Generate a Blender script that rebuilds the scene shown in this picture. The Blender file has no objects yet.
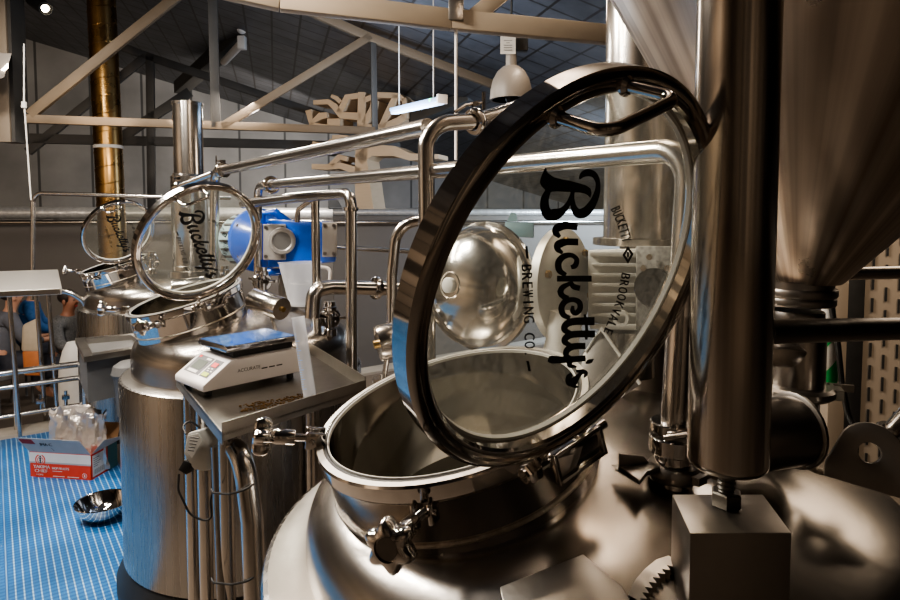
import bpy, bmesh, math, random
from mathutils import Vector, Matrix
random.seed(7)
scene = bpy.context.scene
COL = scene.collection
PI = math.pi

# ------------------------------------------------------------------ camera
CAMZ = 1.65
F, PX, PY = 610.0, 450.0, 250.0
PITCH = math.atan(.056)
cam = bpy.data.cameras.new('camera')
cam.sensor_width = 36
cam.lens = F / 900 * 36
cam.shift_y = -(300 - PY) / 900
cam.clip_start = .02
co = bpy.data.objects.new('camera', cam)
COL.objects.link(co)
co.location = (0, 0, CAMZ)
co.rotation_euler = (PI / 2 - PITCH, 0, 0)
scene.camera = co
CP, SP = math.cos(PITCH), math.sin(PITCH)


def V(px, py, d):
    """a place in the room, measured from the photograph at distance d"""
    X, Y = (px - PX) / F, (PY - py) / F
    return Vector((X * d, (CP + Y * SP) * d, CAMZ + (-SP + Y * CP) * d))


def VZ(px, py, z):
    X, Y = (px - PX) / F, (PY - py) / F
    d = (z - CAMZ) / (-SP + Y * CP)
    return V(px, py, d)


U = Vector((-.6, .8, 0))     # the row of tanks runs along U
W = Vector((.8, .6, 0))
BW = Vector((.96, .28, 0))   # the far wall runs along BW
BN = Vector((-.28, .96, 0))


# ------------------------------------------------------------------ materials
def mat(name, col=(.8, .8, .8), rough=.5, metal=0., noise=None, bump=None, emit=None, trans=0., coat=0., stretch=(1, 1, 1), spec=.5, alpha=1., rnoise=0.):
    m = bpy.data.materials.new(name)
    m.use_nodes = True
    nt = m.node_tree
    b = nt.nodes['Principled BSDF']
    b.inputs['Base Color'].default_value = (*col, 1)
    b.inputs['Roughness'].default_value = rough
    b.inputs['Metallic'].default_value = metal
    b.inputs['Transmission Weight'].default_value = trans
    b.inputs['Coat Weight'].default_value = coat
    b.inputs['Specular IOR Level'].default_value = spec
    b.inputs['Alpha'].default_value = alpha
    if emit:
        b.inputs['Emission Color'].default_value = (*emit[:3], 1)
        b.inputs['Emission Strength'].default_value = emit[3]
    tc = nt.nodes.new('ShaderNodeTexCoord')
    mp = nt.nodes.new('ShaderNodeMapping')
    mp.inputs['Scale'].default_value = stretch
    nt.links.new(tc.outputs['Object'], mp.inputs['Vector'])
    if noise:
        sc, amt, c2 = noise
        n = nt.nodes.new('ShaderNodeTexNoise')
        n.inputs['Scale'].default_value = sc
        n.inputs['Detail'].default_value = 6
        nt.links.new(mp.outputs['Vector'], n.inputs['Vector'])
        r = nt.nodes.new('ShaderNodeValToRGB')
        r.color_ramp.elements[0].position = .5 - amt
        r.color_ramp.elements[1].position = .5 + amt
        r.color_ramp.elements[0].color = (*col, 1)
        r.color_ramp.elements[1].color = (*c2, 1)
        nt.links.new(n.outputs['Fac'], r.inputs['Fac'])
        nt.links.new(r.outputs['Color'], b.inputs['Base Color'])
        if rnoise:
            mr = nt.nodes.new('ShaderNodeMapRange')
            mr.inputs['From Min'].default_value = .3
            mr.inputs['From Max'].default_value = .7
            mr.inputs['To Min'].default_value = max(.02, rough - rnoise)
            mr.inputs['To Max'].default_value = rough + rnoise
            nt.links.new(n.outputs['Fac'], mr.inputs['Value'])
            nt.links.new(mr.outputs['Result'], b.inputs['Roughness'])
    if bump:
        sc, st = bump
        n = nt.nodes.new('ShaderNodeTexNoise')
        n.inputs['Scale'].default_value = sc
        n.inputs['Detail'].default_value = 4
        nt.links.new(mp.outputs['Vector'], n.inputs['Vector'])
        bp = nt.nodes.new('ShaderNodeBump')
        bp.inputs['Strength'].default_value = st
        bp.inputs['Distance'].default_value = .01
        nt.links.new(n.outputs['Fac'], bp.inputs['Height'])
        nt.links.new(bp.outputs['Normal'], b.inputs['Normal'])
    return m


M = {}
M['steel'] = mat('brushed steel', (.42, .39, .36), .25, 1, noise=(5, .5, (.50, .47, .43)), bump=(60, .02))
M['steel_v'] = mat('brushed steel with painted reflections', (.30, .285, .27), .27, 1, noise=(6, .4, (.48, .46, .435)), stretch=(6, 6, .15), bump=(20, .008), rnoise=.04)  # stretched noise paints vertical reflection streaks into the base colour
M['shoulder'] = mat('scuffed steel', (.33, .31, .285), .32, 1, noise=(9, .35, (.48, .455, .42)), bump=(40, .06))
M['pipe'] = mat('satin steel tube', (.62, .59, .56), .2, 1, noise=(14, .2, (.7, .67, .63)))
M['polish'] = mat('polished steel', (.66, .63, .60), .07, 1, noise=(10, .2, (.72, .69, .66)), bump=(6, .04))
M['traypan'] = mat('dark wet tray steel', (.17, .16, .145), .3, 1, noise=(9, .4, (.27, .255, .235)), bump=(30, .05))
M['leg'] = mat('satin leg steel with painted reflections', (.30, .25, .205), .17, 1, noise=(7, .22, (.60, .57, .53)), stretch=(8, 8, .04), bump=(12, .01))  # brown and bright reflection streaks drawn as colour noise
M['trough'] = mat('bright satin steel', (.74, .71, .66), .3, .7, noise=(8, .4, (.80, .77, .72)))
M['hazy'] = mat('hazy polished steel', (.60, .58, .55), .16, 1, noise=(8, .3, (.68, .66, .63)), bump=(9, .12), rnoise=.06)
M['strip_blue'] = mat('pale blue lamp body', (.36, .50, .72), .4)
M['plate_grey'] = mat('grey machined plate', (.34, .325, .31), .38, .4, noise=(14, .3, (.40, .385, .37)))
M['rimface'] = mat('satin rim face', (.60, .585, .56), .34, 1, noise=(20, .3, (.52, .51, .49)), bump=(80, .05))
M['lidring'] = mat('polished lid rim darkened for reflection', (.40, .375, .35), .07, 1, noise=(9, .2, (.46, .43, .40)), bump=(5, .04))  # base darkened, reflection of dark surroundings put into the colour
M['inner'] = mat('inside steel', (.62, .60, .53), .38, .2, noise=(6, .3, (.54, .52, .46)), bump=(30, .03))
M['dark_steel'] = mat('dark steel', (.22, .205, .19), .36, 1, noise=(8, .3, (.29, .27, .25)), bump=(50, .05))
M['cone'] = mat('dull cone steel', (.36, .31, .26), .33, 1, noise=(5, .3, (.50, .44, .38)), bump=(7, .06), rnoise=.08, stretch=(2, 2, .5))
M['box_steel'] = mat('matt box steel', (.30, .28, .26), .42, 1, noise=(10, .3, (.36, .34, .32)), bump=(50, .05))
M['weld'] = mat('weld bead', (.62, .56, .48), .35, 1, noise=(60, .2, (.4, .36, .3)), bump=(160, .5))
M['black'] = mat('black rubber', (.012, .012, .012), .5, noise=(30, .3, (.02, .02, .02)))
M['letter'] = mat('black vinyl lettering', (.006, .006, .006), .55)
M['gasket'] = mat('pale gasket', (.58, .58, .55), .4, noise=(20, .3, (.66, .66, .64)))
M['gasket_dark'] = mat('dark seal', (.03, .03, .03), .5)
M['blue'] = mat('glossy blue paint', (.004, .075, .46), .28, noise=(9, .3, (.006, .10, .55)), coat=.4)
M['teal'] = mat('pale teal cast metal', (.30, .42, .45), .45, noise=(12, .3, (.36, .48, .5)))
M['castgrey'] = mat('pale cast metal', (.52, .52, .49), .4, .35, noise=(14, .3, (.62, .62, .59)))
M['castdark'] = mat('dark speckled casting', (.10, .10, .095), .6, .2, noise=(90, .2, (.26, .26, .25)))
M['plastic_w'] = mat('off white plastic', (.72, .69, .68), .35, noise=(6, .4, (.77, .74, .73)))
M['plastic_g'] = mat('grey plastic', (.10, .10, .11), .4, noise=(10, .3, (.12, .12, .13)))
M['lcd'] = mat('grey green display', (.13, .15, .13), .2)
M['red'] = mat('red button', (.75, .06, .05), .35)
M['yellow'] = mat('yellow green button', (.50, .62, .05), .35)
M['white'] = mat('white print', (.82, .81, .78), .5, noise=(30, .3, (.75, .74, .71)))
M['scale_pan'] = mat('bare steel pan', (.55, .56, .6), .12, 1, noise=(25, .15, (.65, .66, .7)), rnoise=.08)
M['pan_blue'] = mat('blue film on the pan', (.03, .13, .45), .12, .55, noise=(40, .2, (.10, .24, .60)), rnoise=.06)
M['clear'] = None
M['blueprint'] = mat('blue print', (.12, .30, .72), .5)
M['card_red'] = mat('red orange card', (.72, .065, .03), .6, noise=(20, .3, (.66, .055, .025)))
M['card_grey'] = mat('grey card', (.46, .44, .43), .7, noise=(14, .3, (.40, .385, .375)))
M['card_white'] = mat('white card', (.74, .72, .69), .65, noise=(14, .3, (.68, .66, .63)))
M['card_brown'] = mat('brown card', (.40, .22, .11), .75, noise=(14, .3, (.46, .27, .14)))
M['card_teal'] = mat('teal card', (.05, .16, .19), .65, noise=(14, .3, (.06, .19, .22)))
M['card_dkred'] = mat('dark red print', (.30, .02, .02), .6)
M['foil'] = mat('crumpled foil', (.74, .69, .65), .28, .8, noise=(12, .3, (.62, .56, .52)), bump=(26, 1.0))
M['gold'] = mat('golden spiral duct', (.30, .185, .075), .30, 1, noise=(5, .3, (.38, .24, .10)), bump=(40, .05), rnoise=.07)
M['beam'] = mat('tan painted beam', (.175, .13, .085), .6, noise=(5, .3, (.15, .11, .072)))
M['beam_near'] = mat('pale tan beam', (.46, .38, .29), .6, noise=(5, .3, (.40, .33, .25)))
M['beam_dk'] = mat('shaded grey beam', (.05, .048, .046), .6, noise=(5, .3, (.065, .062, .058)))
M['post'] = mat('beige painted post', (.27, .225, .175), .6, noise=(4, .3, (.23, .19, .15)))
M['ply'] = mat('pale plywood', (.60, .45, .30), .6, noise=(5, .3, (.54, .40, .26)), stretch=(1, 1, 6))
M['ply_dk'] = mat('plywood edge', (.45, .30, .18), .65, noise=(9, .3, (.52, .36, .22)), stretch=(8, 1, 1))
M['lampgrey'] = mat('warm grey enamel', (.20, .18, .16), .42, noise=(5, .3, (.22, .20, .18)))
M['paper'] = mat('white paper', (.75, .74, .70), .8, noise=(30, .2, (.7, .69, .66)))
M['ink'] = mat('grey ink', (.25, .25, .25), .8)
M['kerb'] = mat('pale concrete', (.42, .38, .33), .85, noise=(6, .3, (.34, .31, .27)), bump=(30, .3))
M['darkfloor'] = mat('dark brown concrete', (.07, .055, .045), .7, noise=(3, .3, (.10, .08, .065)))
M['slab'] = mat('brown concrete slab', (.13, .105, .085), .6, noise=(3, .3, (.17, .14, .115)))
M['skin'] = mat('skin', (.26, .12, .075), .55, noise=(12, .3, (.30, .14, .09)))
M['skin2'] = mat('fair skin', (.52, .28, .19), .55, noise=(12, .3, (.56, .31, .22)))
M['hair'] = mat('dark hair', (.012, .009, .008), .6, noise=(60, .3, (.03, .02, .015)))
M['sweater'] = mat('grey patterned knit', (.06, .06, .063), .9, noise=(70, .06, (.17, .17, .17)), bump=(120, .5), stretch=(1, 1, 3))
M['shirt'] = mat('blue patterned shirt', (.01, .075, .22), .8, noise=(22, .05, (.02, .09, .25)))
M['shirt_dot'] = mat('pale print', (.55, .5, .5), .8)
M['denim'] = mat('dark trousers', (.035, .037, .05), .85, noise=(30, .3, (.05, .052, .07)))
M['coat'] = mat('slate coat', (.10, .105, .13), .85, noise=(20, .3, (.13, .135, .16)))
M['cream'] = mat('cream canvas', (.50, .42, .33), .8, noise=(20, .3, (.44, .37, .29)))
M['orange'] = mat('orange brown leather', (.48, .17, .06), .6, noise=(20, .3, (.40, .14, .05)))
M['green'] = mat('green stripe', (.01, .36, .09), .5)
M['hose'] = mat('white hose', (.66, .64, .60), .5)
M['led'] = mat('green led', (.02, .5, .12), .4, emit=(.05, 1, .35, 4))
M['tube'] = mat('cool lamp tube', (.7, .8, .95), .4, emit=(.45, .68, 1, .45))
M['bulb'] = mat('lit lamp face', (1, .95, .85), .4, emit=(1, .85, .62, 14))
M['stool'] = mat('dark grey vinyl', (.12, .118, .115), .5, noise=(10, .3, (.14, .138, .135)))
M['duct_foil'] = mat('silver pipe wrap', (.55, .54, .53), .32, .5, noise=(20, .2, (.7, .69, .67)), bump=(12, .9))
M['brass'] = mat('brass gland', (.45, .32, .14), .35, 1)
M['rawteal'] = mat('pale blue machine', (.22, .36, .42), .5)


def glassmat(name, tint, dust, rough=.02, scratch=True):
    m = bpy.data.materials.new(name)
    m.use_nodes = True
    nt = m.node_tree
    nt.nodes.clear()
    out = nt.nodes.new('ShaderNodeOutputMaterial')
    tr = nt.nodes.new('ShaderNodeBsdfTransparent')
    tr.inputs['Color'].default_value = (*tint, 1)
    gl = nt.nodes.new('ShaderNodeBsdfGlossy')
    gl.inputs['Roughness'].default_value = rough
    df = nt.nodes.new('ShaderNodeBsdfDiffuse')
    df.inputs['Color'].default_value = (.62, .62, .56, 1) if scratch else (.9, .92, .95, 1)
    tl = nt.nodes.new('ShaderNodeBsdfTranslucent')
    tl.inputs['Color'].default_value = (.62, .62, .56, 1) if scratch else (.9, .92, .95, 1)
    ad = nt.nodes.new('ShaderNodeMixShader')
    nt.links.new(df.outputs[0], ad.inputs[1])
    nt.links.new(tl.outputs[0], ad.inputs[2])
    lw = nt.nodes.new('ShaderNodeLayerWeight')
    pw = nt.nodes.new('ShaderNodeMath')
    pw.operation = 'POWER'
    pw.inputs[1].default_value = 5
    nt.links.new(lw.outputs['Facing'], pw.inputs[0])
    fr = nt.nodes.new('ShaderNodeMath')
    fr.operation = 'MULTIPLY_ADD'
    fr.inputs[1].default_value = .85
    fr.inputs[2].default_value = .05
    nt.links.new(pw.outputs[0], fr.inputs[0])
    m1 = nt.nodes.new('ShaderNodeMixShader')
    nt.links.new(fr.outputs[0], m1.inputs[0])
    nt.links.new(tr.outputs[0], m1.inputs[1])
    nt.links.new(gl.outputs[0], m1.inputs[2])
    m2 = nt.nodes.new('ShaderNodeMixShader')
    nt.links.new(m1.outputs[0], m2.inputs[1])
    nt.links.new(ad.outputs[0], m2.inputs[2])
    tc = nt.nodes.new('ShaderNodeTexCoord')
    n = nt.nodes.new('ShaderNodeTexNoise')
    n.inputs['Scale'].default_value = 140 if scratch else 3
    n.inputs['Detail'].default_value = 8
    nt.links.new(tc.outputs['Object'], n.inputs['Vector'])
    mr = nt.nodes.new('ShaderNodeMapRange')
    mr.inputs['From Min'].default_value = .35
    mr.inputs['From Max'].default_value = .8
    mr.inputs['To Min'].default_value = dust * (.6 if scratch else .9)
    mr.inputs['To Max'].default_value = dust * (1.5 if scratch else 1.1)
    nt.links.new(n.outputs['Fac'], mr.inputs['Value'])
    nt.links.new(mr.outputs['Result'], m2.inputs[0])
    nt.links.new(m2.outputs[0], out.inputs['Surface'])
    return m


M['glass'] = glassmat('dusty lid glass', (.91, .93, .88), .07)
M['clear'] = glassmat('frosted clear plastic', (.93, .94, .96), .34, .15, False)


def grid_material(name, c1, c2, line, size, mortar, rough, metal, rot, bump=0., noise_scale=4.):
    m = mat(name, c1, rough, metal)
    nt = m.node_tree
    b = nt.nodes['Principled BSDF']
    tc = nt.nodes.new('ShaderNodeTexCoord')
    mp = nt.nodes.new('ShaderNodeMapping')
    mp.inputs['Rotation'].default_value = rot
    nt.links.new(tc.outputs['Object'], mp.inputs['Vector'])
    br = nt.nodes.new('ShaderNodeTexBrick')
    br.offset = 0
    br.inputs['Scale'].default_value = 1
    br.inputs['Brick Width'].default_value = size[0]
    br.inputs['Row Height'].default_value = size[1]
    br.inputs['Mortar Size'].default_value = mortar
    br.inputs['Mortar Smooth'].default_value = .3
    br.inputs['Color1'].default_value = (*c1, 1)
    br.inputs['Color2'].default_value = (*c2, 1)
    br.inputs['Mortar'].default_value = (*line, 1)
    nt.links.new(mp.outputs['Vector'], br.inputs['Vector'])
    n = nt.nodes.new('ShaderNodeTexNoise')
    n.inputs['Scale'].default_value = noise_scale
    n.inputs['Detail'].default_value = 5
    nt.links.new(tc.outputs['Object'], n.inputs['Vector'])
    mx = nt.nodes.new('ShaderNodeMix')
    mx.data_type = 'RGBA'
    mx.blend_type = 'MULTIPLY'
    mx.inputs[0].default_value = .8
    mr = nt.nodes.new('ShaderNodeMapRange')
    mr.inputs['From Min'].default_value = .3
    mr.inputs['From Max'].default_value = .7
    mr.inputs['To Min'].default_value = .6
    mr.inputs['To Max'].default_value = 1.15
    nt.links.new(n.outputs['Fac'], mr.inputs['Value'])
    nt.links.new(br.outputs['Color'], mx.inputs[6])
    nt.links.new(mr.outputs['Result'], mx.inputs[7])
    nt.links.new(mx.outputs[2], b.inputs['Base Color'])
    if bump:
        bp = nt.nodes.new('ShaderNodeBump')
        bp.inputs['Strength'].default_value = bump
        bp.inputs['Distance'].default_value = .01
        nt.links.new(n.outputs['Fac'], bp.inputs['Height'])
        nt.links.new(bp.outputs['Normal'], b.inputs['Normal'])
    return m


M['tiles'] = grid_material('blue floor tiles', (.030, .165, .42), (.036, .19, .47), (.38, .58, .80), (.0305, 50), .0030, .4, 0, (0, 0, math.radians(-36.9)), 0., 3.)


def add_rows(m, rowh, mortar, dark, rot):
    nt = m.node_tree
    b = nt.nodes['Principled BSDF']
    src = b.inputs['Base Color'].links[0].from_socket
    tc = nt.nodes.new('ShaderNodeTexCoord')
    mp = nt.nodes.new('ShaderNodeMapping')
    mp.inputs['Rotation'].default_value = rot
    nt.links.new(tc.outputs['Object'], mp.inputs['Vector'])
    br = nt.nodes.new('ShaderNodeTexBrick')
    br.offset = 0
    br.inputs['Scale'].default_value = 1
    br.inputs['Brick Width'].default_value = 50
    br.inputs['Row Height'].default_value = rowh
    br.inputs['Mortar Size'].default_value = mortar
    br.inputs['Mortar Smooth'].default_value = .4
    br.inputs['Color1'].default_value = (1, 1, 1, 1)
    br.inputs['Color2'].default_value = (1, 1, 1, 1)
    br.inputs['Mortar'].default_value = (*dark, 1)
    nt.links.new(mp.outputs['Vector'], br.inputs['Vector'])
    mx = nt.nodes.new('ShaderNodeMix')
    mx.data_type = 'RGBA'
    mx.blend_type = 'MULTIPLY'
    mx.inputs[0].default_value = 1
    nt.links.new(src, mx.inputs[6])
    nt.links.new(br.outputs['Color'], mx.inputs[7])
    nt.links.new(mx.outputs[2], b.inputs['Base Color'])


add_rows(M['tiles'], .030, .008, (.55, .64, .74), (0, 0, math.radians(-36.9)))
M['roof'] = grid_material('foil lined roof with wire mesh', (.10, .105, .12), (.12, .125, .14), (.035, .03, .028), (.30, .30), .014, .42, .35, (0, 0, math.radians(-16)), .5, 3.5)
M['wall_far'] = grid_material('grey panelled wall', (.26, .255, .25), (.28, .275, .27), (.08, .08, .08), (.9, 40), .025, .7, 0, (PI / 2, 0, 0), 0., 1.)
M['wall_plain'] = mat('dim brown wall', (.34, .30, .26), .75, noise=(1.5, .3, (.28, .245, .21)))


M['wall_low'] = mat('grey brown low wall', (.17, .155, .14), .75, noise=(1.5, .3, (.14, .125, .115)))
M['wall_stripes'] = grid_material('wall striped for reflections', (.025, .022, .02), (.36, .31, .26), (.02, .02, .02), (.62, 5.), .03, .7, 0, (PI / 2, 0, 0), 0., 1.)  # dark and pale stripes invented so the steel has something to reflect
M['wall_stripes2'] = grid_material('side wall striped for reflections', (.025, .022, .02), (.36, .31, .26), (.02, .02, .02), (.62, 5.), .03, .7, 0, (PI / 2, 0, PI / 2), 0., 1.)  # same invented stripes, turned for the left wall


# ------------------------------------------------------------------ mesh helpers
class G:
    def __init__(s):
        s.v, s.f = [], []

    def add(s, vs, fs):
        o = len(s.v)
        s.v += [Vector(a) for a in vs]
        s.f += [tuple(i + o for i in f) for f in fs]
        return s

    def box(s, c, size, ax=None):
        """ax: three unit vectors"""
        c = Vector(c)
        a = ax or (Vector((1, 0, 0)), Vector((0, 1, 0)), Vector((0, 0, 1)))
        vs = []
        for k in (-.5, .5):
            for j in (-.5, .5):
                for i in (-.5, .5):
                    vs.append(c + a[0] * size[0] * i + a[1] * size[1] * j + a[2] * size[2] * k)
        return s.add(vs, [(0, 2, 3, 1), (4, 5, 7, 6), (0, 1, 5, 4), (2, 6, 7, 3), (0, 4, 6, 2), (1, 3, 7, 5)])

    def hexa(s, bot, top):
        return s.add(list(bot) + list(top), [(3, 2, 1, 0), (4, 5, 6, 7)] + [(i, (i + 1) % 4, 4 + (i + 1) % 4, 4 + i) for i in range(4)])

    def prism(s, pts, vec):
        pts = [Vector(p) for p in pts]
        n = len(pts)
        vec = Vector(vec)
        return s.add(pts + [p + vec for p in pts], [tuple(range(n - 1, -1, -1)), tuple(range(n, 2 * n))] + [(i, (i + 1) % n, n + (i + 1) % n, n + i) for i in range(n)])

    def bar(s, a, b, w, h, up=(0, 0, 1)):
        a, b = Vector(a), Vector(b)
        d = (b - a)
        L = d.length
        d.normalize()
        up = Vector(up)
        sd = d.cross(up)
        if sd.length < 1e-4:
            sd = d.cross(Vector((1, 0, 0)))
        sd.normalize()
        up = sd.cross(d)
        return s.box((a + b) / 2, (L, w, h), (d, sd, up))

    def tube(s, path, r, seg=16, caps=True, radii=None):
        P = [Vector(p) for p in path]
        n = len(P)
        T = []
        for i in range(n):
            t = (P[min(i + 1, n - 1)] - P[max(i - 1, 0)])
            T.append(t.normalized())
        a = T[0].orthogonal().normalized()
        vs, fs = [], []
        for i in range(n):
            if i:
                ax = T[i - 1].cross(T[i])
                if ax.length > 1e-7:
                    a = Matrix.Rotation(T[i - 1].angle(T[i]), 3, ax.normalized()) @ a
            b = T[i].cross(a).normalized()
            a = b.cross(T[i]).normalized()
            rr = radii[i] if radii else r
            for k in range(seg):
                q = 2 * PI * k / seg
                vs.append(P[i] + rr * (math.cos(q) * a + math.sin(q) * b))
        for i in range(n - 1):
            for k in range(seg):
                k2 = (k + 1) % seg
                fs.append((i * seg + k, i * seg + k2, (i + 1) * seg + k2, (i + 1) * seg + k))
        if caps:
            fs.append(tuple(range(seg - 1, -1, -1)))
            fs.append(tuple((n - 1) * seg + k for k in range(seg)))
        return s.add(vs, fs)

    def lathe(s, prof, o, axis=(0, 0, 1), seg=48, closed=False, rot=0.):
        """prof: (radius, height along axis)"""
        o, ax = Vector(o), Vector(axis).normalized()
        a = ax.orthogonal().normalized()
        if rot:
            a = Matrix.Rotation(rot, 3, ax) @ a
        b = ax.cross(a)
        vs, fs, rows = [], [], []
        for r, h in prof:
            if r < 1e-6:
                rows.append([len(vs)])
                vs.append(o + ax * h)
            else:
                rows.append(list(range(len(vs), len(vs) + seg)))
                vs += [o + ax * h + r * (math.cos(2 * PI * k / seg) * a + math.sin(2 * PI * k / seg) * b) for k in range(seg)]
        m = len(rows)
        for i in range(m if closed else m - 1):
            A, B = rows[i], rows[(i + 1) % m]
            for k in range(seg):
                k2 = (k + 1) % seg
                if len(A) == 1 and len(B) == 1:
                    continue
                if len(A) == 1:
                    fs.append((A[0], B[k2], B[k]))
                elif len(B) == 1:
                    fs.append((A[k], A[k2], B[0]))
                else:
                    fs.append((A[k], A[k2], B[k2], B[k]))
        return s.add(vs, fs)

    def cyl(s, a, b, r, seg=24, r2=None):
        a, b = Vector(a), Vector(b)
        L = (b - a).length
        r2 = r if r2 is None else r2
        return s.lathe([(0, 0), (r, 0), (r2, L), (0, L)], a, b - a, seg)

    def ball(s, c, r, ax=None, seg=20, rings=12):
        c = Vector(c)
        r = Vector(r) if hasattr(r, '__len__') else Vector((r, r, r))
        a = ax or (Vector((1, 0, 0)), Vector((0, 1, 0)), Vector((0, 0, 1)))
        vs, fs = [], []
        for i in range(rings + 1):
            t = PI * i / rings
            for k in range(seg):
                q = 2 * PI * k / seg
                vs.append(c + a[0] * r.x * math.sin(t) * math.cos(q) + a[1] * r.y * math.sin(t) * math.sin(q) + a[2] * r.z * math.cos(t))
        for i in range(rings):
            for k in range(seg):
                k2 = (k + 1) % seg
                fs.append((i * seg + k, (i + 1) * seg + k, (i + 1) * seg + k2, i * seg + k2))
        return s.add(vs, fs)

    def xf(s, m):
        s.v = [m @ p for p in s.v]
        return s

    def obj(s, name, m, parent=None, bevel=0., angle=35, kind=None, label=None, bseg=2):
        me = bpy.data.meshes.new(name)
        me.from_pydata([tuple(p) for p in s.v], [], s.f)
        bm = bmesh.new()
        bm.from_mesh(me)
        bmesh.ops.remove_doubles(bm, verts=bm.verts, dist=1e-6)
        bmesh.ops.recalc_face_normals(bm, faces=bm.faces)
        if bevel:
            es = [e for e in bm.edges if len(e.link_faces) == 2 and e.calc_face_angle(0) > math.radians(30)]
            bmesh.ops.bevel(bm, geom=es, offset=bevel, segments=bseg, affect='EDGES', profile=.5)
        bm.to_mesh(me)
        bm.free()
        for p in me.polygons:
            p.use_smooth = True
        me.set_sharp_from_angle(angle=math.radians(angle))
        me.materials.append(M[m] if isinstance(m, str) else m)
        o = bpy.data.objects.new(name, me)
        COL.objects.link(o)
        if parent is not None:
            o.parent = parent
            o.matrix_parent_inverse = PW[parent.name].inverted()
            PW[o.name] = Matrix.Identity(4)
        else:
            PW[o.name] = Matrix.Identity(4)
        if kind:
            o['kind'] = kind
        if label:
            o['label'] = label
        return o


PW = {}


def thing(name, label, cat, loc, group=None):
    o = bpy.data.objects.new(name, None)
    COL.objects.link(o)
    o.location = loc
    o.empty_display_size = .05
    PW[o.name] = Matrix.Translation(Vector(loc))
    o['label'], o['category'] = label, cat
    if group:
        o['group'] = group
    return o


def tag(o, label, cat, group=None):
    o['label'], o['category'] = label, cat
    if group:
        o['group'] = group
    return o


def fillet(pts, r, n=8):
    P = [Vector(p) for p in pts]
    out = [P[0]]
    for i in range(1, len(P) - 1):
        a, b, c = P[i - 1], P[i], P[i + 1]
        u, w = (a - b).normalized(), (c - b).normalized()
        ang = u.angle(w)
        if ang > PI - .03:
            out.append(b)
            continue
        t = min(r / math.tan(ang / 2), .49 * (a - b).length, .49 * (c - b).length)
        rr = t * math.tan(ang / 2)
        bis = (u + w).normalized()
        cen = b + bis * (rr / math.sin(ang / 2))
        p0, p1 = b + u * t, b + w * t
        v0, v1 = p0 - cen, p1 - cen
        tot = v0.angle(v1)
        ax = v0.cross(v1).normalized()
        for k in range(n + 1):
            out.append(cen + Matrix.Rotation(tot * k / n, 3, ax) @ v0)
    out.append(P[-1])
    return out


def pipe(name, pts, r, label, cat='pipe', m='pipe', fil=None, group=None, seg=20, parent=None):
    g = G().tube(fillet(pts, fil if fil else r * 2.4, 10), r, seg)
    o = g.obj(name, m, parent)
    if parent is None:
        tag(o, label, cat, group)
    return o


def clampring(g, c, ax, r, w=.02):
    """hygienic clamp ring lying round a pipe joint"""
    g.lathe([(r, -w / 2), (r * 1.45, -w / 2), (r * 1.6, -w / 4), (r * 1.6, w / 4), (r * 1.45, w / 2), (r, w / 2)], c, ax, 28, True)
    return g


def wingnut(g, c, ax, out, r):
    ax, out = Vector(ax).normalized(), Vector(out).normalized()
    side = ax.cross(out).normalized()
    c = Vector(c)
    b = c + out * r * 1.75
    g.box(b, (r * .5, r * .9, r * .5), (out, side, ax))
    g.cyl(b - side * r * .5, b + side * r * 1.2, r * .18, 10)
    g.box(b + side * r * 1.2 + out * r * .45, (r * 1.1, r * .18, r * .35), (out, side, ax))
    g.box(b + side * r * 1.2 - out * r * .4, (r * .7, r * .18, r * .35), (out, side, ax))
    return g


def text_mesh(s):
    """outline of one string as flat geometry (unit: letter height about .7)"""
    cu = bpy.data.curves.new('lettering', 'FONT')
    cu.body = s
    cu.resolution_u = 3
    o = bpy.data.objects.new('lettering', cu)
    COL.objects.link(o)
    dg = bpy.context.evaluated_depsgraph_get()
    dg.update()
    me = o.evaluated_get(dg).to_mesh()
    vs = [v.co.copy() for v in me.vertices]
    fs = [tuple(p.vertices) for p in me.polygons]
    o.evaluated_get(dg).to_mesh_clear()
    bpy.data.objects.remove(o)
    bpy.data.curves.remove(cu)
    return vs, fs


def text_on(g, s, o, ux, uy, h, xs=1., off=None, weight=0):
    """writes s from point o along ux, letters standing along uy, cap height h"""
    vs, fs = text_mesh(s)
    k = h / .70
    o, ux, uy = Vector(o), Vector(ux).normalized(), Vector(uy).normalized()
    for w in ([0] if not weight else [-weight, 0, weight]):
        g.add([o + ux * (v.x * k * xs + w) + uy * v.y * k for v in vs], fs)
    return max(v.x for v in vs) * k * xs


# ------------------------------------------------------------------ the setting
def quad(name, pts, m, kind='structure', th=None):
    g = G().add(pts, [tuple(range(len(pts)))])
    return g.obj(name, m, kind=kind)


def uv(u, v, z=0.):
    p = U * u + W * v
    return Vector((p.x, p.y, z))


G().hexa([uv(2.75, -3.2, -.1), uv(2.75, .62, -.1), uv(5.5, .62, -.1), uv(5.5, -3.2, -.1)], [uv(2.75, -3.2, .004), uv(2.75, .62, .004), uv(5.5, .62, .004), uv(5.5, -3.2, .004)]).obj('floor', 'tiles', kind='structure')
G().hexa([uv(-9, -9, -.2), uv(-9, 9, -.2), uv(5.5, 9, -.2), uv(5.5, -9, -.2)], [uv(-9, -9), uv(-9, 9), uv(5.5, 9), uv(5.5, -9)]).obj('floor', 'slab', kind='structure')
G().hexa([uv(5.5, -6, -.65), uv(5.5, 7, -.65), uv(5.72, 7, -.65), uv(5.72, -6, -.65)], [uv(5.5, -6, .03), uv(5.5, 7, .03), uv(5.72, 7, .03), uv(5.72, -6, .03)]).obj('trim_1', 'kerb', kind='structure', bevel=.01)
LOW = -.65
quad('floor', [uv(5.6, -9, LOW), uv(5.6, 13, LOW), uv(17, 13, LOW), uv(17, -9, LOW)], 'darkfloor')


def roofz(p):
    return 3.86 - .27 * (p.x * BW.x + p.y * BW.y)


w0 = V(25, 216, 12)
w0.z = 0
wl, wr = w0 - BW * 3, w0 + BW * 16


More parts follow.
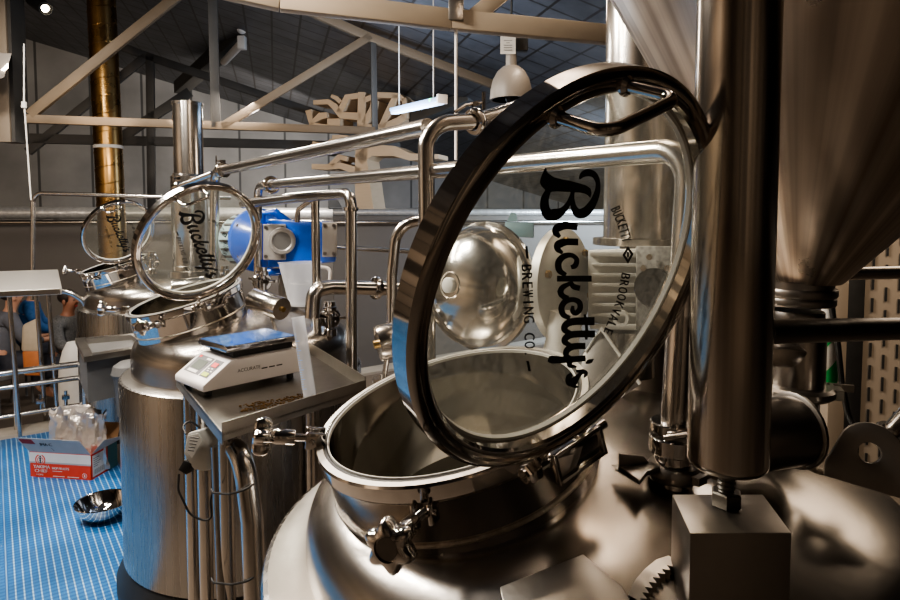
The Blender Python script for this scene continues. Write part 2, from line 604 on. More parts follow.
def wallquad(name, a, b, m, z0=LOW):
    a, b = Vector(a), Vector(b)
    n = (b - a).cross(Vector((0, 0, 1))).normalized() * .08
    P = [Vector((a.x, a.y, z0)), Vector((b.x, b.y, z0)), Vector((b.x, b.y, roofz(b) + .02)), Vector((a.x, a.y, roofz(a) + .02))]
    G().prism(P, n).obj(name, m, kind='structure')


fr_l, fr_r = wl - BN * 19, wr - BN * 19
wallquad('wall_back', wr, wl, 'wall_far')
wallquad('wall_left', wl, fr_l, 'wall_stripes2')
wallquad('wall_front', fr_l, fr_r, 'wall_stripes')
wallquad('wall_right', fr_r, wr, 'wall_plain')
rc = []
for p in (wl, wr, fr_r, fr_l):
    q = p.copy()
    q.z = roofz(p)
    rc.append(q)
quad('ceiling', rc, 'roof')

# ------------------------------------------------------------------ brew tanks
RC0 = Vector((.0021, 1.0889, CAMZ - .3394))
RN = Vector((-.2458, -.1278, .9608)).normalized()
HE = Vector((.5395, -.8416, .0261)).normalized()
HA = Vector((-.8053, -.5248, -.2758)).normalized()
HP = Vector((.1524, .8516, CAMZ - .3268)) - RC0
LC = Vector((.1616, .7093, CAMZ - .083)) - RC0
LN = Vector((.5924, -.7310, -.3388)).normalized()
LT, LR, LRI, LG = .0323, .25, .2241, .0283
TD = Vector((RN.x, RN.y, 0)).normalized()     # way the manway leans
RS = RN.cross(HE).normalized()


def on_lid(px, py, depth=LG - .0022):
    """a point of the near lid's glass, in the manway's own frame"""
    a = Vector((0, 0, CAMZ)) - RC0
    d = V(px, py, 1) - Vector((0, 0, CAMZ))
    q = LC - LN * depth
    t = (q - a).dot(LN) / d.dot(LN)
    return a + d * t


def lid_lettering():
    g = G()
    S = 7.5

    def stroke(pts, oy):
        P = [(530 + x / S, oy + y / S, w / S / 2) for x, y, w in pts]
        Q = []
        n = len(P)
        for i in range(n - 1):          # smooth the stroke a little
            p0, p1, p2, p3 = P[max(i - 1, 0)], P[i], P[i + 1], P[min(i + 2, n - 1)]
            for k in range(6):
                t = k / 6
                Q.append(tuple(.5 * (2 * p1[j] + (p2[j] - p0[j]) * t + (2 * p0[j] - 5 * p1[j] + 4 * p2[j] - p3[j]) * t * t + (3 * p1[j] - p0[j] - 3 * p2[j] + p3[j]) * t ** 3) for j in range(3)))
        Q.append(P[-1])
        L, Rr = [], []
        for i, (x, y, w) in enumerate(Q):
            a, b = Q[max(i - 1, 0)], Q[min(i + 1, len(Q) - 1)]
            tx, ty = b[0] - a[0], b[1] - a[1]
            l = math.hypot(tx, ty) or 1
            L.append((x - ty / l * w, y + tx / l * w))
            Rr.append((x + ty / l * w, y - tx / l * w))
        vs = [on_lid(*p) for p in L + Rr]
        m = len(L)
        g.add(vs, [(i, i + 1, m + i + 1, m + i) for i in range(m - 1)])

    def poly(pts, oy):
        g.add([on_lid(530 + x / S, oy + y / S) for x, y in pts], [tuple(range(len(pts)))])

    a, b, c, d = 160, 220, 290, 320
    poly([(118, 52), (130, 95), (180, 130), (240, 145), (300, 155), (420, 190), (455, 215), (462, 250), (452, 285), (435, 265), (410, 252), (380, 245), (300, 240), (200, 235), (150, 240), (115, 225), (85, 195), (75, 165), (80, 135), (90, 110), (105, 78)], a)
    stroke([(140, 225, 40), (112, 290, 60), (112, 360, 70), (140, 410, 84), (190, 408, 88), (245, 380, 55), (285, 330, 38), (308, 280, 32), (322, 232, 28)], a)
    stroke([(322, 232, 26), (318, 300, 34), (332, 365, 50), (370, 402, 74), (425, 382, 72), (475, 315, 56), (505, 235, 42), (508, 165, 36), (482, 112, 46), (435, 95, 54), (395, 110, 42), (372, 142, 12)], a)
    stroke([(356, 52, 54), (265, 40, 60), (205, 62, 62), (195, 95, 52), (225, 128, 24)], b)
    stroke([(362, 165, 52), (270, 165, 52), (215, 185, 64), (210, 220, 46), (245, 248, 22)], b)
    stroke([(308, 355, 30), (340, 340, 42), (350, 295, 36), (310, 264, 36), (250, 275, 46), (213, 320, 50), (222, 380, 46), (270, 412, 30)], b)
    stroke([(202, 440, 44), (330, 440, 44), (462, 440, 46)], b)
    stroke([(305, 462, 26), (325, 498, 42), (375, 512, 40)], b)
    stroke([(310, 472, 26), (245, 505, 42), (230, 550, 44), (262, 588, 34)], b)
    stroke([(225, 0, 46), (240, 40, 42), (290, 58, 26)], c)
    stroke([(322, 118, 22), (320, 158, 36), (345, 172, 40), (375, 140, 42), (368, 92, 42), (320, 72, 38), (262, 88, 44), (236, 135, 46), (250, 185, 44), (300, 212, 30)], c)
    stroke([(484, 234, 62), (330, 236, 56), (268, 262, 52), (262, 302, 46), (310, 322, 26)], c)
    stroke([(488, 330, 52), (330, 332, 52), (270, 358, 50), (264, 392, 46), (310, 415, 24)], c)
    stroke([(410, 182, 18), (424, 280, 22), (422, 372, 20)], c)
    stroke([(416, 420, 46), (325, 424, 50), (278, 452, 48), (272, 492, 42), (310, 515, 30)], c)
    stroke([(418, 512, 44), (280, 522, 48), (170, 522, 58), (138, 515, 40)], c)
    stroke([(300, 530, 42), (298, 566, 36), (350, 576, 12)], c)
    poly([(413, 552), (432, 522), (482, 514), (466, 545), (442, 554)], c)
    stroke([(346, 384, 16), (398, 386, 34), (420, 402, 30), (404, 432, 12)], d)
    stroke([(395, 388, 26), (362, 420, 34), (325, 465, 62), (296, 468, 56), (292, 430, 46), (312, 404, 22)], d)
    stroke([(318, 482, 48), (340, 498, 26), (362, 502, 10)], d)

    # small print: px position, reading direction, letter height
    def word(chars, pts, h, xs=.62):
        n = len(chars)
        L = [0]
        for i in range(len(pts) - 1):
            L.append(L[-1] + math.hypot(pts[i + 1][0] - pts[i][0], pts[i + 1][1] - pts[i][1]))

        def at(s):
            for i in range(len(L) - 1):
                if s <= L[i + 1] or i == len(L) - 2:
                    t = (s - L[i]) / (L[i + 1] - L[i])
                    (x0, y0), (x1, y1) = pts[i], pts[i + 1]
                    l = L[i + 1] - L[i]
                    return x0 + (x1 - x0) * t, y0 + (y1 - y0) * t, (x1 - x0) / l, (y1 - y0) / l
        step = L[-1] / n
        for i, ch in enumerate(chars):
            if ch == ' ':
                continue
            vs, fs = text_mesh(ch)
            x0, x1 = min(v.x for v in vs), max(v.x for v in vs)
            cw = min(step * .8, (x1 - x0) * h / .7 * .9)
            x, y, tx, ty = at(step * (i + .5))
            for dx in (-.25, .25):
                out = []
                for v in vs:
                    a_ = ((v.x - x0) / max(x1 - x0, 1e-3) - .5) * cw + dx
                    b_ = v.y / .7 * h
                    out.append(on_lid(x + tx * a_ + ty * b_, y + ty * a_ - tx * b_))
                g.add(out, fs)

    word('BREWING CO.', [(521.5, 264), (524, 320), (525, 358)], 10.5)
    word('BUCKETTY', [(610.5, 209), (617, 224), (622.5, 243)], 10)
    word('BROOKVALE', [(622, 272), (616.5, 300), (603, 333)], 9)
    for x0, y0, x1, y1 in ((526, 246, 527.5, 258.5), (527.5, 361, 529.5, 371)):
        g.add([on_lid(x0 - 1.2, y0), on_lid(x0 + 1.4, y0), on_lid(x1 + 1.4, y1), on_lid(x1 - 1.2, y1)], [(0, 1, 2, 3)])
    for s_, k in ((1, 0),):
        o_ = [(628, 246), (633.5, 254), (628, 264), (622.5, 255)]
        i_ = [(628, 250), (630.8, 254.3), (628, 259.5), (625.2, 255)]
        vs = [on_lid(*p) for p in o_ + i_]
        g.add(vs, [(j, (j + 1) % 4, 4 + (j + 1) % 4, 4 + j) for j in range(4)])
        g.add([on_lid(627, 252), on_lid(629, 252), on_lid(629, 257), on_lid(627, 257)], [(0, 1, 2, 3)])
    return g


LETTERS = lid_lettering()


def star_knob(att, tip, droop, M4, par, R=.036):
    """clamp bolt hinged to the neck: threaded rod, sleeve and five lobed knob"""
    att, tip = Vector(att), Vector(tip)
    d = (tip - att).normalized()
    L = (tip - att).length
    g = G()
    n = 26
    prof = [(0, 0)]
    for i in range(n):
        prof.append((.0058 if i % 2 else .0078, .0 + i * L * .55 / n))
    prof += [(.0078, L * .55), (0, L * .55)]
    g.lathe(prof, att, d, 14)
    cb = g.xf(M4).obj('clamp_bolt', 'polish', par)
    g = G()
    g.lathe([(0, L * .34), (.0125, L * .34), (.0135, L * .38), (.0135, L * .72), (.011, L * .78), (.011, L), (0, L)], att, d, 24)
    a = d.orthogonal().normalized()
    b = d.cross(a)
    vs, seg = [], 60
    rows = [(.45, -.012), (.8, -.015), (.97, -.008), (1., .0), (.95, .009), (.78, .014), (.46, .015), (.44, .011)]
    for rr, hh in rows:
        for k in range(seg):
            q = 2 * PI * k / seg
            lob = 1 - .27 * (.5 - .5 * math.cos(6 * q))
            r_ = R * rr * (lob if rr > .5 else 1)
            vs.append(tip + d * hh + r_ * (math.cos(q) * a + math.sin(q) * b))
    fs = [(i * seg + k, i * seg + (k + 1) % seg, (i + 1) * seg + (k + 1) % seg, (i + 1) * seg + k) for i in range(len(rows) - 1) for k in range(seg)]
    fs += [tuple(range(seg)), tuple((len(rows) - 1) * seg + k for k in range(seg))]
    g.add(vs, fs)
    kb = g.xf(M4).obj('star_knob', 'polish', cb, angle=50)
    G().lathe([(0, .0125), (R * .40, .0125), (R * .40, .010)], tip, d, 28).xf(M4).obj('knob_cap', 'dark_steel', kb)
    # pivot lugs on the neck
    g = G()
    s_ = d.cross(RN).normalized()
    for k in (-1, 1):
        g.box(att + s_ * .013 * k - d * .006, (.034, .007, .03), (d, s_, d.cross(s_)))
    g.cyl(att - s_ * .02, att + s_ * .02, .005, 12)
    g.xf(M4).obj('bolt_lug', 'polish', par, bevel=.002)


def brew_tank(pos, rz, label, s, R1, R2, zs, dlid=0., ring_m='polish'):
    """pos: centre of the manway rim. Everything below is in the rim's frame, then set in the room"""
    M4 = Matrix.Translation(pos) @ Matrix.Rotation(rz, 4, 'Z')
    ax0 = -TD * s                     # axis of the tank
    base = M4 @ Vector((ax0.x, ax0.y, -pos.z))
    t = thing('brew_tank', label, 'tank', base)
    zf = -pos.z                       # floor in local height
    zs = zs - pos.z
    tilt = math.acos(RN.z)
    Rcr = s / math.sin(tilt)
    nb = .108
    z0 = -nb * RN.z + Rcr * (1 - math.cos(tilt))
    rk = .11
    rck = R2 - rk
    zk = z0 - Rcr + math.sqrt((Rcr - rk) ** 2 - rck ** 2)
    # jacket with shoulder
    G().lathe([(R1 - .004, zf + .13), (R1, zf + .134), (R1, zs - .012), (R1 - .004, zs - .004), (R1 - .012, zs)], ax0, (0, 0, 1), 128).xf(M4).obj('jacket', 'steel_v', t)
    G().lathe([(R1 - .012, zs), (R2 + .004, zs + .014), (R2 - .01, zs + .014)], ax0, (0, 0, 1), 128).xf(M4).obj('shoulder', 'shoulder', t)
    G().lathe([(0, zf), (R1 + .03, zf), (R1 + .03, zf + .05), (R1 - .01, zf + .135), (0, zf + .135)], ax0, (0, 0, 1), 96).xf(M4).obj('base_ring', 'black', t)
    # domed head with the manway hole
    g = G()
    prof = [(R2, zs + .005), (R2, (zs + zk) / 2), (R2, zk)]
    a1 = math.atan2(math.sqrt((Rcr - rk) ** 2 - rck ** 2), rck)
    for i in range(1, 13):
        q = a1 * i / 12
        prof.append((rck + rk * math.cos(q), zk + rk * math.sin(q)))
    r_end = prof[-1][0]
    for i in range(1, 46):
        r_ = r_end * (1 - i / 45)
        prof.append((r_, z0 - Rcr + math.sqrt(Rcr ** 2 - r_ ** 2)))
    g.lathe(prof, ax0, (0, 0, 1), 200)
    keep = []
    for f in g.f:
        c = sum((g.v[i] for i in f), Vector()) / len(f)
        h = c.dot(RN)
        if (c - RN * h).length < .236 and h > -.35:
            continue
        keep.append(f)
    g.f = keep
    g.xf(M4).obj('domed_head', 'steel', t)
    # inside of the vessel
    G().lathe([(R2 - .012, zk), (R2 - .012, zs - .10), (R2 - .06, zs - .16), (R2 - .2, zs - .19), (0, zs - .22)], ax0, (0, 0, 1), 64).xf(M4).obj('inside_wall', 'inner', t)
    # neck and rim
    g = G().lathe([(.2280, -.003), (.2280, -.22), (.2420, -.22), (.2420, -.036), (.246, -.030), (.2495, -.027), (.25, -.022), (.25, -.004), (.247, 0), (.2365, 0), (.235, -.004), (.230, -.004)], (0, 0, 0), RN, 128, True)
    nk = g.xf(M4).obj('manway_neck', 'polish', t)
    G().lathe([(.2300, -.003), (.2325, .0002), (.2368, -.002)], (0, 0, 0), RN, 128, True).xf(M4).obj('gasket', 'gasket_dark', nk)
    G().lathe([(.2265, -.004), (.2272, .0018), (.2290, .0020), (.2298, -.004)], (0, 0, 0), RN, 128, True).xf(M4).obj('rim_lip', 'gasket', nk)
    g = G()
    G().lathe([(.2372, .0006), (.2480, .0006)], (0, 0, 0), RN, 128).xf(M4).obj('rim_face', 'rimface', nk)
    ring = []
    a_ = RN.orthogonal().normalized()
    b_ = RN.cross(a_)
    for k in range(180):
        q = 2 * PI * k / 180
        ring.append(-RN * (nb - .003) + .2425 * (math.cos(q) * a_ + math.sin(q) * b_))
    ring.append(ring[0])
    g.tube(ring, .0032, 8, False)
    g.xf(M4).obj('weld_seam', 'weld', t)
    # hinge
    ha, he = HA, HE
    hb = HP - ha * .027 - RN * .024 + he * .002
    g = G().box(hb, (.096, .022, .046), (ha, he, RN))
    g.box(hb - he * .03, (.08, .05, .03), (ha, he, RN))
    hg = g.xf(M4).obj('hinge_bracket', 'polish', t, bevel=.0015)
    g = G()
    fo_ = he * .012
    for k in (-1, 1):
        g.box(hb + fo_ + ha * .045 * k, (.006, .004, .046), (ha, he, RN))
        g.box(hb + fo_ + RN * .020 * k, (.096, .004, .006), (ha, he, RN))
    g.xf(M4).obj('raised_frame', 'polish', hg, bevel=.001)
    g = G()
    hp = HP
    hp = HP - RN * .012
    g.cyl(hp - ha * .095, hp + ha * .045, .0075, 16)
    g.lathe([(0, 0), (.0135, 0), (.015, .002), (.015, .020), (.012, .022), (0, .022)], hp + ha * .042, ha, 6)
    g.lathe([(.0105, .022), (.0105, .026), (.008, .026), (.008, .020)], hp + ha * .042, ha, 20)
    g.lathe([(0, 0), (.010, 0), (.010, .028), (0, .028)], hp + ha * .014, ha, 16)
    g.xf(M4).obj('hinge_bolt', 'polish', hg)
    # lid, opened about the hinge
    LM = M4 @ Matrix.Translation(HP) @ Matrix.Rotation(-dlid, 4, HA) @ Matrix.Translation(-HP)
    g = G().lathe([(LRI, -LT + .004), (LRI, -.005), (LRI + .003, -.001), (.231, 0), (.236, -.0008), (.2385, .0014), (.243, .0014), (.2475, -.001), (.25, -.004), (.25, -LT + .003), (.247, -LT), (.231, -LT), (.2245, -LT)], LC, LN, 160, True)
    ld = g.xf(LM).obj('lid', ring_m, t)
    G().lathe([(0, 0), (LRI + .003, 0)], LC - LN * LG, LN, 96).xf(LM).obj('lid_glass', 'glass', ld)
    G().lathe([(LRI - .0045, -LG + .001), (LRI - .0035, -LG + .007), (LRI + .001, -LG + .008), (LRI + .001, -LG + .001)], LC, LN, 128, True).xf(LM).obj('glass_seal', 'gasket', ld)
    g = G()
    g.v, g.f = [p.copy() for p in LETTERS.v], list(LETTERS.f)
    g.xf(LM).obj('lettering', 'letter', ld)
    # lid handle
    p0, p1 = on_lid(556, 117, 0), on_lid(626, 86, 0)
    off = LN * .062
    g = G().tube(fillet([p0 - LN * .004, p0 + off, p1 + off, p1 - LN * .004], .018, 8), .0062, 16)
    for p in (p0, p1):
        g.lathe([(0, 0), (.011, 0), (.011, .003), (.0075, .007), (0, .007)], p - LN * .001, LN, 20)
    g.xf(LM).obj('lid_handle', ring_m, ld)
    # hinge arm of the lid
    lm = -(HA.cross(LN)).normalized()
    if (LC - HP).dot(lm) < 0:
        lm = -lm
    q0 = LC - lm * .247 - LN * LT * .5
    for k in (-.04, .04):
        g = G()
        g.prism([q0 + HA * (k - .004) - LN * .014, q0 + HA * (k - .004) + LN * .012, HP + HA * (k - .004) + LN * .011, HP + HA * (k - .004) - LN * .011], HA * .008)
        g.xf(LM).obj('hinge_arm', 'polish', ld, bevel=.001)
    # clamp bolts
    M4i = Matrix.Translation(RC0)
    inv = M4i.inverted()
    star_knob(inv @ V(424, 513, .875), inv @ V(391, 545, .775), 0, M4, t)
    star_knob(inv @ V(312, 438, 1.08), inv @ V(262, 436, 1.06), 0, M4, t)
    far = -RS
    f0 = RN * -.03 + (HE * -.55 + RS * (.83 if (HE * -.55 + RS * .83).y > 0 else -.83)) * .25
    return t, M4


T1, M1 = brew_tank(RC0, 0., 'large steel tank in the foreground with an open glass lid and dark lid rim', .335, .665, .585, 1.0, ring_m='lidring')
T2, M2 = brew_tank(Vector((-1.187, 2.7143, RC0.z - .0174)), .1553, 'steel tank behind the tray with the scale, lid open', .27, .54, .49, .94, .080)
T3, M3 = brew_tank(Vector((-2.607, 4.7216, RC0.z - .03)), .19, 'farthest steel tank, lid open in front of the golden duct', .27, .53, .48, .94, .085)

# foreground tank fittings -------------------------------------------------
def dome_z(p, s=.335, R2=.585):
    c = RC0 - TD * s
    r_ = math.hypot(p.x - c.x, p.y - c.y)
    tilt = math.acos(RN.z)
    Rcr = s / math.sin(tilt)
    z0 = RC0.z - .108 * RN.z + Rcr * (1 - math.cos(tilt))
    return z0 - Rcr + math.sqrt(max(0, Rcr ** 2 - r_ ** 2))


def on_dome(px, py):
    lo, hi = .3, 3.
    for i in range(50):
        m = (lo + hi) / 2
        p = V(px, py, m)
        if p.z > dome_z(p):
            lo = m
        else:
            hi = m
    return V(px, py, hi)


# bright flat plate near the camera, lying on the dome
pa, pb, pc = on_dome(583, 568), on_dome(500, 601), on_dome(622, 602)
up = Vector((0, 0, .02))
pl = [pa + up, pb + up, pb + up + Vector((.02, -.14, -.03)), pc + up + Vector((.03, -.12, -.03)), pc + up]
o = G().prism(pl, Vector((0, 0, -.006))).obj('cover_plate', 'shoulder', bevel=.0012)
tag(o, 'bright flat steel plate lying on the foreground tank at the bottom edge', 'plate')
# serrated strip
g = G()
q0, q1 = on_dome(634, 600), on_dome(668, 566)
ctr = [on_dome(632, 606), on_dome(638, 592), on_dome(648, 580), on_dome(660, 570), on_dome(672, 566)]
P = []
for i in range(len(ctr) - 1):
    for k in range(5):
        P.append(ctr[i].lerp(ctr[i + 1], k / 5))
P.append(ctr[-1])
sidev = (q1 - q0).cross(Vector((0, 0, 1))).normalized()
outer = [p + Vector((0, 0, .012)) - sidev * .006 for p in P]
inner = [p + Vector((0, 0, .012)) + sidev * (.010 if i % 2 else .019) for i, p in enumerate(P)]
n = len(P)
g.add(outer + inner + [p - Vector((0, 0, .012)) for p in outer] + [p - Vector((0, 0, .012)) for p in inner],
      [(i, i + 1, n + i + 1, n + i) for i in range(n - 1)] + [(i, i + 1, 2 * n + i + 1, 2 * n + i) for i in range(n - 1)] + [(n + i, n + i + 1, 3 * n + i + 1, 3 * n + i) for i in range(n - 1)])
tag(g.obj('toothed_strip', 'shoulder'), 'curved steel strip with saw teeth beside the square post box', 'strip')

def cone_streaks(m, c):
    """brushing that runs down the cone towards its outlet"""
    nt = m.node_tree
    b = nt.nodes['Principled BSDF']
    tc = nt.nodes.new('ShaderNodeTexCoord')
    sp = nt.nodes.new('ShaderNodeSeparateXYZ')
    nt.links.new(tc.outputs['Object'], sp.inputs[0])
    sub = []
    for ax_, k in (('X', c.x), ('Y', c.y)):
        q = nt.nodes.new('ShaderNodeMath')
        q.operation = 'SUBTRACT'
        q.inputs[1].default_value = k
        nt.links.new(sp.outputs[ax_], q.inputs[0])
        sub.append(q)
    hh_ = nt.nodes.new('ShaderNodeMath')
    hh_.operation = 'MULTIPLY_ADD'
    hh_.inputs[1].default_value = -.19 * .866
    hh_.inputs[2].default_value = .19 * .866 * c.z
    nt.links.new(sp.outputs['Z'], hh_.inputs[0])
    ad = nt.nodes.new('ShaderNodeMath')
    ad.operation = 'ADD'
    nt.links.new(sub[0].outputs[0], ad.inputs[0])
    nt.links.new(hh_.outputs[0], ad.inputs[1])
    at_ = nt.nodes.new('ShaderNodeMath')
    at_.operation = 'ARCTAN2'
    nt.links.new(sub[1].outputs[0], at_.inputs[0])
    nt.links.new(ad.outputs[0], at_.inputs[1])
    n = nt.nodes.new('ShaderNodeTexNoise')
    n.noise_dimensions = '1D'
    n.inputs['Scale'].default_value = 6
    n.inputs['Detail'].default_value = 6
    nt.links.new(at_.outputs[0], n.inputs['W'])
    r = nt.nodes.new('ShaderNodeValToRGB')
    r.color_ramp.elements[0].position = .32
    r.color_ramp.elements[1].position = .68
    r.color_ramp.elements[0].color = (.30, .25, .21, 1)
    r.color_ramp.elements[1].color = (.66, .59, .51, 1)
    nt.links.new(n.outputs['Fac'], r.inputs['Fac'])
    nt.links.new(r.outputs['Color'], b.inputs['Base Color'])
    b.inputs['Metallic'].default_value = .9


# ------------------------------------------------------------------ cone tank above the foreground tank
LEGX = V(733.5, 216, .77)
apex = V(797, 322, 1.2)
t = thing('conical_tank', 'big dull cone bottomed tank overhead at the right with a thick pipe leg', 'tank', (apex.x, apex.y, apex.z - .02))
al = math.radians(36.5)
sk = .19
Rm = .78
hh = Rm / math.tan(al)
r0 = .058
h0 = r0 / math.tan(al)
g = G()
prof = [(r0, h0), (r0 + .004, h0 + .004)]
for i in range(1, 24):
    h_ = h0 + .004 + (hh - h0 - .004) * i / 23
    prof.append((h_ * math.tan(al), h_))
prof += [(Rm, hh + .9), (0, hh + .9)]
g.lathe(prof, (0, 0, 0), (0, 0, 1), 96)
for v in g.v:
    hz = min(v.z, hh)
    v.x += sk * hz * .866
    v.y -= sk * hz * .5
g.xf(Matrix.Translation(apex))
cone_streaks(M['cone'], apex)
g.obj('cone', 'cone', t, angle=25)
nz = apex.z + h0
oc = Vector((apex.x, apex.y, 0))
def at(z):
    return Vector((apex.x, apex.y, z))
g = G()
g.lathe([(.058, 0), (.058, -.03), (.062, -.034), (.062, .004), (.066, .006)], at(nz), (0, 0, 1), 40)
g.xf(Matrix.Identity(4)).obj('outlet_neck', 'dark_steel', t)
# leg with its levelling bolt
lt, lb = Vector((LEGX.x, LEGX.y, 3.2)), V(730, 472, .77)
lb = Vector((LEGX.x, LEGX.y, lb.z))
lg = G().lathe([(0, 0), (.043, 0), (.0475, .004), (.049, .010), (.049, 1.9), (0, 1.9)], lb, (0, 0, 1), 64).obj('leg', 'leg', t)
btop = 1.275
g = G()
prof = [(0, .0)]
hb = lb.z - btop
for i in range(18):
    prof.append((.0095 if i % 2 else .0115, hb * i / 17))
prof.append((0, hb))
g.lathe(prof, (LEGX.x, LEGX.y, btop), (0, 0, 1), 18)
g.lathe([(0, .001), (.018, .001), (.0195, .003), (.0195, .018), (.017, .02), (0, .02)], (LEGX.x, LEGX.y, btop), (0, 0, 1), 6, rot=.4)
g.obj('foot_bolt', 'dark_steel', lg)
pipe('brace_pipe', [V(765, 332, .80), V(840, 330, .86), V(1010, 326, 1.0)], .0165, '', m='dark_steel', parent=t)
pipe('brace_pipe', [V(832, 274, 1.5), V(1010, 270, 1.55)], .016, '', m='steel', parent=t)

# square post box
bx = []
z_ = btop
F0, F1, B1, B0 = VZ(690, 533, z_), VZ(792, 533, z_), VZ(763, 494, z_), VZ(672, 494, z_)
dn = Vector((0, 0, -.26))
g = G().hexa([F0 + dn, F1 + dn, B1 + dn, B0 + dn], [F0, F1, B1, B0])
tag(g.obj('post_box', 'box_steel', bevel=.002), 'square steel box post under the levelling bolt of the big leg', 'post')

# fittings under the cone outlet
t = thing('outlet_valve', 'stacked steel outlet valve with clamp under the cone, behind the brace pipe', 'valve', at(nz - .25))
g = G()
for z1, z2, r_ in ((-.010, -.026, .066), (-.027, -.043, .064), (-.055, -.085, .046), (-.09, -.105, .058)):
    g.lathe([(0, z1), (r_, z1), (r_ + .002, z1 - .003), (r_ + .002, z2 + .003), (r_, z2), (0, z2)], at(nz), (0, 0, 1), 40)
g.obj('flange', 'dark_steel', t)
G().lathe([(0, -.105), (.05, -.105), (.052, -.11), (.052, -.205), (.048, -.21), (0, -.21)], at(nz), (0, 0, 1), 40).obj('valve_body', 'steel', t)
G().lathe([(0, -.21), (.04, -.21), (.04, -.33), (0, -.33)], at(nz), (0, 0, 1), 32).obj('spool', 'dark_steel', t)
g = clampring(G(), at(nz - .213), (0, 0, 1), .044, .022)
wingnut(g, at(nz - .213), (0, 0, 1), (.9, -.35, 0), .04)
g.obj('clamp', 'dark_steel', t)
g = G()
a_, b_ = V(772, 349, 1.10), V(808, 351, 1.10)
g.prism([V(770, 347, 1.10), V(806, 350, 1.10), V(808, 354, 1.10), V(800, 364, 1.10), V(792, 368, 1.10), V(770, 367, 1.10)], Vector((.01, .06, .004)))
g.obj('valve_lever', 'steel', t, bevel=.003)

# thick stub pipe lying behind the leg
t = thing('stub_pipe', 'fat dark capped stub pipe lying behind the big leg', 'pipe', V(775, 445, 1.0))
g = G()
g.lathe([(0, 0), (.052, 0), (.057, .005), (.057, .13), (.05, .14), (0, .14)], V(797, 430, 1.03), (V(752, 436, 1.0) - V(797, 430, 1.03)), 40)
g.obj('stub_body', 'dark_steel', t)
clampring(G(), V(794, 430, 1.03), (V(752, 436, 1.0) - V(797, 430, 1.03)), .040, .01).obj('end_band', 'dark_steel', t)

# green and white striped hose and black cable
t = thing('striped_hose', 'green and white striped hose hanging right of the cone outlet', 'hose', V(832, 390, 1.35))
h0_, h1_ = V(828, 300, 1.35), V(831, 388, 1.35)
G().tube([h0_, h0_.lerp(h1_, .5), h1_], .0135, 20).obj('hose_body', 'hose', t)
g = G()
hd = (h1_ - h0_).normalized()
ha_ = hd.orthogonal().normalized()
hb_ = hd.cross(ha_)
HL = (h1_ - h0_).length
for q in range(2):
    vs, fs = [], []
    for i in range(61):
        sp = HL * .95 * i / 60
        for k in range(16):
            an = sp / .05 * PI + q * PI + (k / 15) * PI
            vs.append(h0_ + hd * sp + .0140 * (math.cos(an) * ha_ + math.sin(an) * hb_))
    for i in range(60):
        for k in range(15):
            fs.append((i * 16 + k, i * 16 + k + 1, (i + 1) * 16 + k + 1, (i + 1) * 16 + k))
    if q == 0:
        g.add(vs, fs)
g.obj('spiral_stripe', 'green', t)
clampring(G(), h1_, hd, .014, .016).obj('hose_clamp', 'steel', t)
pts = [V(829, 292, 1.33), V(838, 345, 1.32), V(842, 385, 1.31), V(848, 415, 1.3), V(853, 425, 1.29), V(864, 436, 1.27)]
tag(G().tube(fillet(pts, .2, 6), .006, 10).obj('power_cable', 'black'), 'black cable hanging beside the striped hose', 'cable')

# lifting lug on the tank at the right
t = thing('lifting_lug', 'rounded steel lug plate with a round hole at the right edge', 'lug', V(868, 480, .98))
c_ = V(868, 452, .98)
lx, lz = Vector((.88, -.42, -.16)).normalized(), Vector((.16, .2, .96)).normalized()
lz = (lz - lx * lz.dot(lx)).normalized()
ln_ = lx.cross(lz).normalized()
out = [(-.062, -.055)]
for i in range(11):
    q = PI - PI * i / 10
    out.append((.044 * math.cos(q) , .005 + .042 * math.sin(q)))
out += [(.075, -.055)]
hole = [(.016 * math.cos(2 * PI * k / 24), .016 * math.sin(2 * PI * k / 24)) for k in range(24)]
bm_ = G()
no = 24
ring_o = []
for k in range(no):            # same number of points on the outline as on the hole
    q = 2 * PI * k / no
    d_ = Vector((math.cos(q), math.sin(q)))
    best = None
    for i in range(len(out)):
        p, r_ = Vector(out[i]), Vector(out[(i + 1) % len(out)])
        e_ = r_ - p
        den = d_.x * e_.y - d_.y * e_.x
        if abs(den) < 1e-9:
            continue
        tt = (p.x * e_.y - p.y * e_.x) / den
        uu = (p.x * d_.y - p.y * d_.x) / den
        if tt > 0 and -1e-6 <= uu <= 1 + 1e-6:
            best = tt if best is None else min(best, tt)
    ring_o.append(d_ * best)
vs = []
for th in (0, .012):
    vs += [c_ + lx * p.x + lz * p.y + ln_ * th for p in ring_o]
    vs += [c_ + lx * p[0] + lz * p[1] + ln_ * th for p in hole]
fs = []
for k in range(no):
    k2 = (k + 1) % no
    fs += [(k, k2, no + k2, no + k), (2 * no + k, 2 * no + k2, 3 * no + k2, 3 * no + k), (k, k2, 2 * no + k2, 2 * no + k), (no + k, no + k2, 3 * no + k2, 3 * no + k)]
bm_.add(vs, fs)
bm_.obj('lug_plate', 'box_steel', t, bevel=.0015)
pw = [c_ + lx * (-.085 + .024 * i) - lz * (.048 + .004 * (i % 2)) for i in range(9)]
G().tube(pw, .005, 10).obj('lug_weld', 'weld', t)
g = G()
g.tube(fillet([V(884, 440, 1.05), V(896, 425, 1.03), V(915, 405, 1.0)], .03), .013, 16)
clampring(g, V(888, 434, 1.04), V(915, 405, 1.0) - V(884, 440, 1.05), .014, .02)
tag(g.obj('bent_spout', 'pipe'), 'short bent steel spout behind the lug at the right edge', 'pipe')

